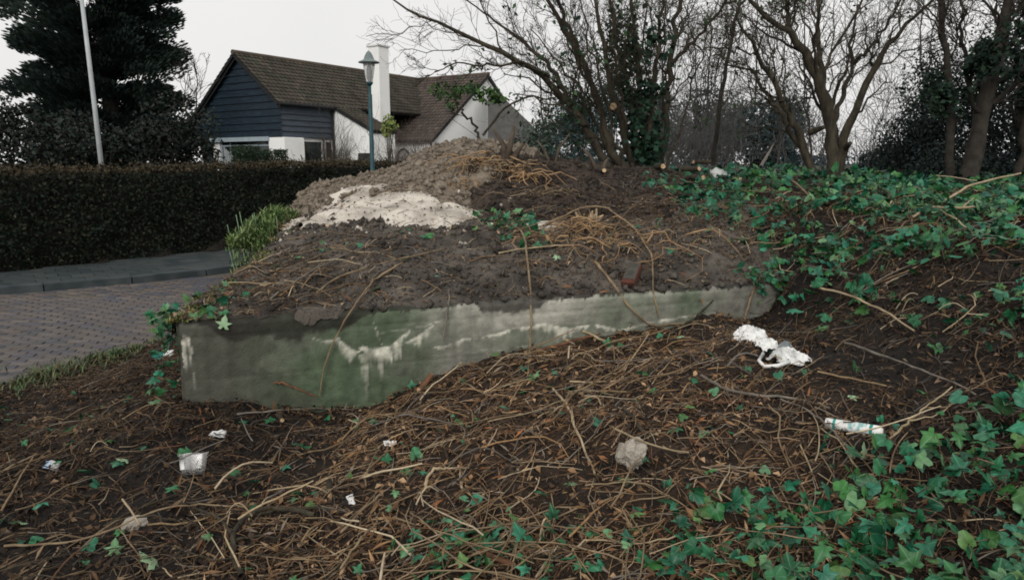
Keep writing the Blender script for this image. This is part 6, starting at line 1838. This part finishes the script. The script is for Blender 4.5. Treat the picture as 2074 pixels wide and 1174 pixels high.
def ivy_patch(name, dens, box, n, smin, smax, hmax, label, seed, own=240, vines=10, group='ivy patches', tilt=.75, pos=None):
    r = np.random.default_rng(seed)
    if pos is None:
        x, y = r.uniform(box[0], box[1], n), r.uniform(box[2], box[3], n)
        k = r.random(n) < dens(x, y)
        x, y = x[k], y[k]
        pos = np.stack([x, y, top_h(x, y) + .012 + r.random(len(x)) ** 1.4 * hmax], 1)
    n = len(pos)
    size = (smin + (smax - smin) * r.random(n) ** 1.2) * np.where(r.random(n) < .25, .6, 1.0)
    Rm = leaf_mats(pos, size, r, tilt)
    ctr = pos.mean(0)
    root = thing(name, (ctr[0], ctr[1], pos[:, 2].min()), label, 'ivy', group)
    px_, py_, ax_ = project(pos)
    sc = np.where((px_ > -30) & (px_ < 2104) & (py_ < 1200) & (py_ > 0), size / ax_, 0)
    od = np.argsort(-sc)
    for i in od[:own]:
        o = link('leaf', ivy_me[r.integers(0, 5)], None, root)
        m4 = Matrix([list(Rm[i][a]) + [pos[i][a]] for a in range(3)] + [[0, 0, 0, 1]])
        o.matrix_basis = m4
    rest_ = od[own:]
    if len(rest_):
        parts_ = []
        which = r.integers(0, 5, len(rest_))
        for s_ in range(5):
            ids = rest_[which == s_]
            if not len(ids): continue
            V_, Fs = ivy_shapes[s_]
            v_ = np.einsum('nij,kj->nki', Rm[ids], V_) + pos[ids][:, None]
            f_ = (np.arange(len(ids))[:, None, None] * len(V_) + Fs[None]).reshape(-1, 3)
            c_ = np.repeat(ivy_pal[r.integers(0, len(ivy_pal), len(ids))] * r.uniform(.5, 1.1, (len(ids), 1)), len(V_), 0)
            parts_.append((v_.reshape(-1, 3), f_, c_))
        v_, f_, c_ = merge(parts_)
        tag(link('foliage', fast_mesh('foliage', v_, f_, c_, True), M['leaf_attr'], root), kind='stuff')
    # leaf stalks and vines
    kk = r.choice(n, min(n, 500), replace=False)
    lo = pos[kk] + r.normal(0, .03, (len(kk), 3)); lo[:, 2] = pos[kk][:, 2] - r.uniform(.02, .07, len(kk))
    pp = np.stack([lo, (lo + pos[kk]) / 2 + r.normal(0, .006, (len(kk), 3)), pos[kk]], 1)
    v1 = batch_tubes(pp, np.full((len(kk), 3), .0016), 3)
    b_ = r.choice(n, min(n, vines), replace=False)
    if len(b_):
        vx, vr, _ = lay(pos[b_, 0], pos[b_, 1], r.uniform(.4, 1.1, len(b_)), r.uniform(0, 6.28, len(b_)), r.normal(0, .1, len(b_)), np.full(len(b_), .02), r.uniform(0, .06, len(b_)), 12, .25, np.full(len(b_), .0045))
        v2 = batch_tubes(vx, vr, 4) if len(vx) else v1
        v_, f_, _ = merge([v1, v2])
    else:
        v_, f_ = v1
    tag(link('stems', fast_mesh('stems', v_, f_), M['cane'], root), kind='stuff')
    return root
def pxmask(fn):
    def g(x, y):
        z = top_h(x, y)
        a, b_, ax_ = project(np.stack([x, y, z], -1))
        return fn(a, b_, x, y) * off_road(x, y, 0)
    return g
clump = lambda x, y, f, s, lo=-.15, hi=.35: sm(lo, hi, fbm(x * f, y * f, s, 3))
# lower right corner, thick and close
ivy_patch('ivy', lambda x, y: sm(.55, 1.25, x + .5 * (2.9 - y)) * (1 - sm(2.75, 3.05, y - .10 * x)) * clump(x, y, 2.4, 111, -.5, .05), (.3, 4.2, 1.5, 3.5), 2900, .052, .108, .15, 'glossy dark green ivy filling the lower right corner', 201, 300, 20)
ivy_patch('ivy', lambda x, y: np.exp(-(((x + .12) / .24) ** 2 + ((y - 2.62) / .20) ** 2)) * 1.1, (-.9, .5, 1.9, 3.2), 460, .045, .09, .10, 'bright green ivy clump at the bottom centre', 202, 180, 16)
ivy_patch('ivy', pxmask(lambda a, b_, x, y: ((a > 820) & (a < 1400) & (b_ > 1040)) * .6), (-.8, 1.2, 1.6, 2.8), 420, .05, .09, .09, 'scattered ivy sprigs along the bottom edge of the foreground', 203, 90, 8)
ivy_patch('ivy', lambda x, y: sm(1.95, 2.7, x + .25 * (y - 5)) * (1 - sm(5.4, 6.0, x)) * sm(4.2, 4.8, y + .3 * (x - 2)) * (1 - sm(8.0, 9.2, y)) * clump(x, y, 2.2, 112, -.18, .18) * np.where(on_roof(x, y), sm(3.6, 4.3, to_wall(x, y)[0]) * .8, 1) * (1 - .6 * sm(3.7, 4.8, x + (5.6 - y) * .9)), (1.5, 6.2, 4.0, 9.4), 7200, .065, .125, .16, 'thick ivy carpet covering the bank right of the bunker', 204, 300, 30)
ivy_patch('ivy', lambda x, y: sm(2.25, 2.9, x - .12 * (y - 4)) * clump(x, y, 1.7, 113, -.22, .30) * (1 - sm(6.4, 7.0, y)) * sm(2.4, 2.9, y), (1.9, 6.0, 2.4, 7.0), 3600, .05, .105, .12, 'thin ivy straggling over the slope at the right edge', 205, 220, 16)
ivy_patch('ivy', lambda x, y: sm(7.8, 8.8, y) * sm(2.4, 3.2, x) * (1 - sm(12, 14, y)) * clump(x, y, 1.0, 114, -.6, .0), (2.0, 10, 7.6, 14), 3000, .09, .14, .14, 'ivy spread round the feet of the forked tree', 206, 120, 10)
ivy_patch('ivy', pxmask(lambda a, b_, x, y: np.exp(-(((a - 1030) / 45) ** 2 + ((b_ - 458) / 18) ** 2)) * 1.2 + .7 * np.exp(-(((a - 1065) / 30) ** 2 + ((b_ - 492) / 14) ** 2))), (-1.0, 1.0, 5.6, 7.4), 700, .07, .11, .10, 'ivy clump between the sand and the fresh stump', 207, 110, 6)
ivy_patch('ivy', pxmask(lambda a, b_, x, y: ((a > 1330) & (a < 1560) & (b_ > 395) & (b_ < 480)) * clump(x, y, 2.5, 115, -.1, .4) * .6), (.8, 3.2, 5.8, 8.2), 420, .07, .11, .08, 'straggling ivy on the right flank of the earth heap', 208, 90, 8)
ivy_patch('ivy', lambda x, y: clump(x, y, 2.0, 116, .0, .4) * (1 - on_roof(x, y, .05)) * off_road(x, y, 0) * .55, (-4.0, 2.0, 1.7, 4.9), 700, .035, .08, .06, 'small ivy sprigs dotted through the cuttings left and centre', 210, 160, 14)
ivy_patch('ivy', lambda x, y: clump(x, y, 2.0, 117, .05, .4) * on_roof(x, y) * (soil_h(x, y) > top_h(x, y) - .01) * .4, (-2.1, 2.4, 4.3, 6.6), 420, .04, .08, .05, 'single ivy sprigs dotted over the bunker soil', 211, 70, 8)
# corner ivy hanging over the bunker's left edge
r = np.random.default_rng(209)
hp_ = []
for _ in range(115):
    u, v = (r.uniform(-.10, .35), r.uniform(-.05, .9)) if _ < 55 else (-r.uniform(.02, .14), r.uniform(-.04, .30))
    c = wall_xyz(u, v, .84 + r.uniform(-.02, .07))
    if u < 0: c[2] = .86 - r.exponential(.20); c[2] = max(c[2], .25)
    hp_.append(c)
ivy_patch('ivy', None, None, 0, .06, .095, 0, 'ivy hanging over the left corner of the bunker', 209, 115, 0, pos=np.array(hp_), tilt=.8)
r = np.random.default_rng(212)
tp_ = []
for _ in range(90):
    c = wall_xyz(r.uniform(4.15, 4.9), r.uniform(-.12, .25), .84 + r.uniform(-.02, .08))
    if r.random() < .45: c = wall_xyz(r.uniform(4.2, 4.85), -r.uniform(.02, .08), .84 - r.exponential(.07))
    tp_.append(c)
ivy_patch('ivy', None, None, 0, .06, .10, 0, 'ivy trailing over the right end of the wall', 212, 90, 0, pos=np.array(tp_), tilt=.8)
# loose single leaves
def single_leaf(px, py, size, label, m, tilt=(.3, .1), yaw=None):
    c = at_px(px, py) + np.array([0, 0, .03])
    me = ivy_me[random.randrange(5)]
    if m is not M['ivy']:
        me = me.copy(); me.materials.clear(); me.materials.append(m)
    o = link('loose_leaf', me, None, None, c)
    o.scale = (size,) * 3
    o.rotation_euler = (random.gauss(.25, .3), random.gauss(0, .3), yaw if yaw is not None else random.uniform(0, 6.28))
    return tag(o, label, 'leaf', 'loose ivy leaves')
for (px, py, s, lab) in ((320, 1158, .125, 'large pale star shaped ivy leaf at the bottom left'), (52, 1070, .085, 'pale ivy leaf at the far left of the foreground'), (262, 943, .075, 'pale ivy leaf left of the clear tub'),
        (1157, 993, .075, 'very pale ivy leaf in the centre foreground'), (452, 664, .10, 'pale ivy leaf hanging on the green wall'), (548, 547, .10, 'pale leaf on the soil near the mossy edge'), (820, 530, .075, 'pale leaf on the soil above the wall'),
        (1120, 790, .06, 'pale leaf below the wall centre'), (1752, 940, .08, 'pale ivy leaf below the white tube'), (1720, 815, .06, 'pale leaf above the white tube'), (1380, 690, .07, 'pale leaf by the right wall foot'), (1130, 530, .085, 'pale leaf beside the straw coloured stems'), (1403, 522, .085, 'pale leaf right of the split stems')):
    o = single_leaf(px, py, s, lab, M['leaf_pale'])
    if px == 452:
        p_ = P(*((452, 664) + (W(452, 664, .03)[3],))); o.location = p_; o.rotation_euler = (R(75), .2, .3)
gl_lab = {0: 'green ivy leaf lying loose in the litter at lower left', 1: 'green ivy leaf lying loose in the cuttings below the wall', 2: 'green ivy leaf lying loose on the bunker soil'}
gl_n = 0
while gl_n < 130:
    px, py = random.uniform(0, 1600), random.uniform(480, 1170)
    p_ = at_px(px, py)
    roof_ = bool(on_roof(np.array(p_[0]), np.array(p_[1])))
    if not bool(off_road(np.array(p_[0]), np.array(p_[1]), 0)) or p_[1] > 6.8: continue
    if roof_ and random.random() < .55: continue
    u_, v_ = to_wall(p_[0], p_[1])
    if abs(v_) < .08 and 0 < u_ < WLEN: continue
    zid = 2 if roof_ else (0 if px < 600 else 1)
    sz_ = random.uniform(.045, .085)
    o = single_leaf(px, py, sz_, ('small' if sz_ < .058 else ('broad' if sz_ > .075 else 'plain')) + ' green ivy leaf lying loose ' + where_at(px, py), M['ivy'])
    gl_n += 1

# ------------------------------------------------------------------ grass, herbs and moss
def blades(n, pos, L0, L1, r, pal, lean=.5, w=.006):
    n = len(pos)
    L_ = r.uniform(L0, L1, n)
    a = r.uniform(0, 6.28, n)
    d = np.stack([np.cos(a) * lean, np.sin(a) * lean, np.ones(n)], 1) * r.uniform(.6, 1.2, (n, 1))
    tip = pos + d * L_[:, None] * .6 + np.stack([np.cos(a), np.sin(a), 0 * a], 1) * L_[:, None] * .35 * lean
    mid_ = pos + d * L_[:, None] * .4
    s = np.stack([-np.sin(a), np.cos(a), 0 * a], 1) * w
    v = np.stack([pos - s, pos + s, mid_ + s * .8, mid_ - s * .8, tip], 1)
    f = (np.arange(n)[:, None, None] * 5 + np.array([(0, 1, 2), (0, 2, 3), (3, 2, 4)])[None]).reshape(-1, 3)
    c = np.repeat(np.array(pal)[r.integers(0, len(pal), n)] * r.uniform(.7, 1.3, (n, 1)), 5, 0)
    return v.reshape(-1, 3), f, c
r = np.random.default_rng(301)
gp_ = [(0.055, 0.095, 0.028), (0.08, 0.12, 0.04), (0.04, 0.075, 0.03), (0.12, 0.12, 0.05)]
n = 16000
e = resample(EDGE[1:7], 400)[r.integers(0, 400, n)]
pos = np.stack([e[:, 0] + r.normal(.05, .16, n), e[:, 1] + r.normal(0, .1, n)], 1)
k = (fbm(pos[:, 0] * 1.6, pos[:, 1] * 1.6, 120, 3) > -.1) & (pos[:, 1] < 9)
pos = pos[k]
pos = np.concatenate([pos, np.maximum(ground_h(pos[:, 0], pos[:, 1]), -.01)[:, None]], 1)
v, f, c = blades(n, pos, .04, .13, r, gp_)
tag(link('verge_grass', fast_mesh('verge_grass', v, f, c), M['leaf_attr']), 'short green grass along the near edge of the brick road', 'grass', kind='stuff')
# feathery green herbs left of the sand
hb = thing('green_herbs', P(530, 480, 7.2), 'feathery bright green herb clump beside the bunker edge', 'herbs')
cs = []
for (px, py, d, rr_, n) in ((495, 485, 6.9, .15, 450), (530, 468, 7.2, .20, 800), (565, 448, 7.5, .20, 800), (548, 445, 7.7, .15, 500), (590, 440, 7.8, .12, 260), (475, 495, 6.7, .08, 160), (520, 492, 6.9, .14, 400)):
    n = int(n * 1.8)
    c0_ = P(px, py, d)
    ps = c0_ + rand_dirs(n, r) * (r.random((n, 1)) ** .5) * np.array([rr_, rr_, rr_ * .75])
    low_ = r.random(n) < .3
    ps[low_, 2] = .05 + (ps[low_, 2] - .05) * r.random(low_.sum()) ** .6
    cs.append(blades(n, ps, .03, .10, r, [(0.10, 0.16, 0.045), (0.15, 0.21, 0.07), (0.06, 0.11, 0.04), (0.20, 0.25, 0.11)], .8, .006))
v, f, c = merge(cs)
tag(link('foliage', fast_mesh('foliage', v, f, c), M['foliage'], hb), kind='stuff')
mb = MB()
for k in range(26):
    a = P(r.uniform(480, 585), r.uniform(470, 500), 7.2); a[2] = .3
    mb.tube([a, a + np.array([r.normal(0, .1), r.normal(0, .1), r.uniform(.5, 1.0)])], [.006, .003], 4)
tag(mb.build('stems', M['leaf_pale'], hb), kind='stuff')
# earth bank beneath the herbs, so they do not float
n = 5200
u = r.normal(.02, .07, n); vv = r.uniform(.0, 3.0, n)
w3 = wall_xyz(u, vv, 0)
k = fbm(w3[:, 0] * 4, w3[:, 1] * 4, 122, 3) > -.12
w3 = w3[k]
w3[:, 2] = np.where(to_wall(w3[:, 0], w3[:, 1])[0] > 0, soil_h(w3[:, 0], w3[:, 1]), .80) - .005
v, f, c = blades(len(w3), w3, .02, .06, r, [(0.13, 0.14, 0.035), (0.18, 0.17, 0.05), (0.08, 0.10, 0.03)], .7, .005)
tag(link('moss', fast_mesh('moss', v, f, c), M['leaf_attr']), 'yellow-green moss along the left edge of the bunker', 'moss', kind='stuff')

# ------------------------------------------------------------------ alike labels: tell the members apart by their place in the picture
from collections import defaultdict
by = defaultdict(list)
for o in scene.objects:
    if o.parent is None and o.get('label') and o.get('category') in ('twig', 'leaf'):
        by[o['label']].append(o)
for lab, obs in by.items():
    if len(obs) < 2: continue
    obs.sort(key=lambda o: project(np.array(o.location))[0])
    words = ['leftmost', 'rightmost'] if len(obs) == 2 else (['leftmost', 'middle', 'rightmost'] if len(obs) == 3 else ['leftmost'] + ['%s from left' % w for w in ('second', 'third', 'fourth', 'fifth', 'sixth', 'seventh', 'eighth')[:len(obs) - 2]] + ['rightmost'])
    for o, w in zip(obs, words):
        o['label'] = w + ' ' + lab
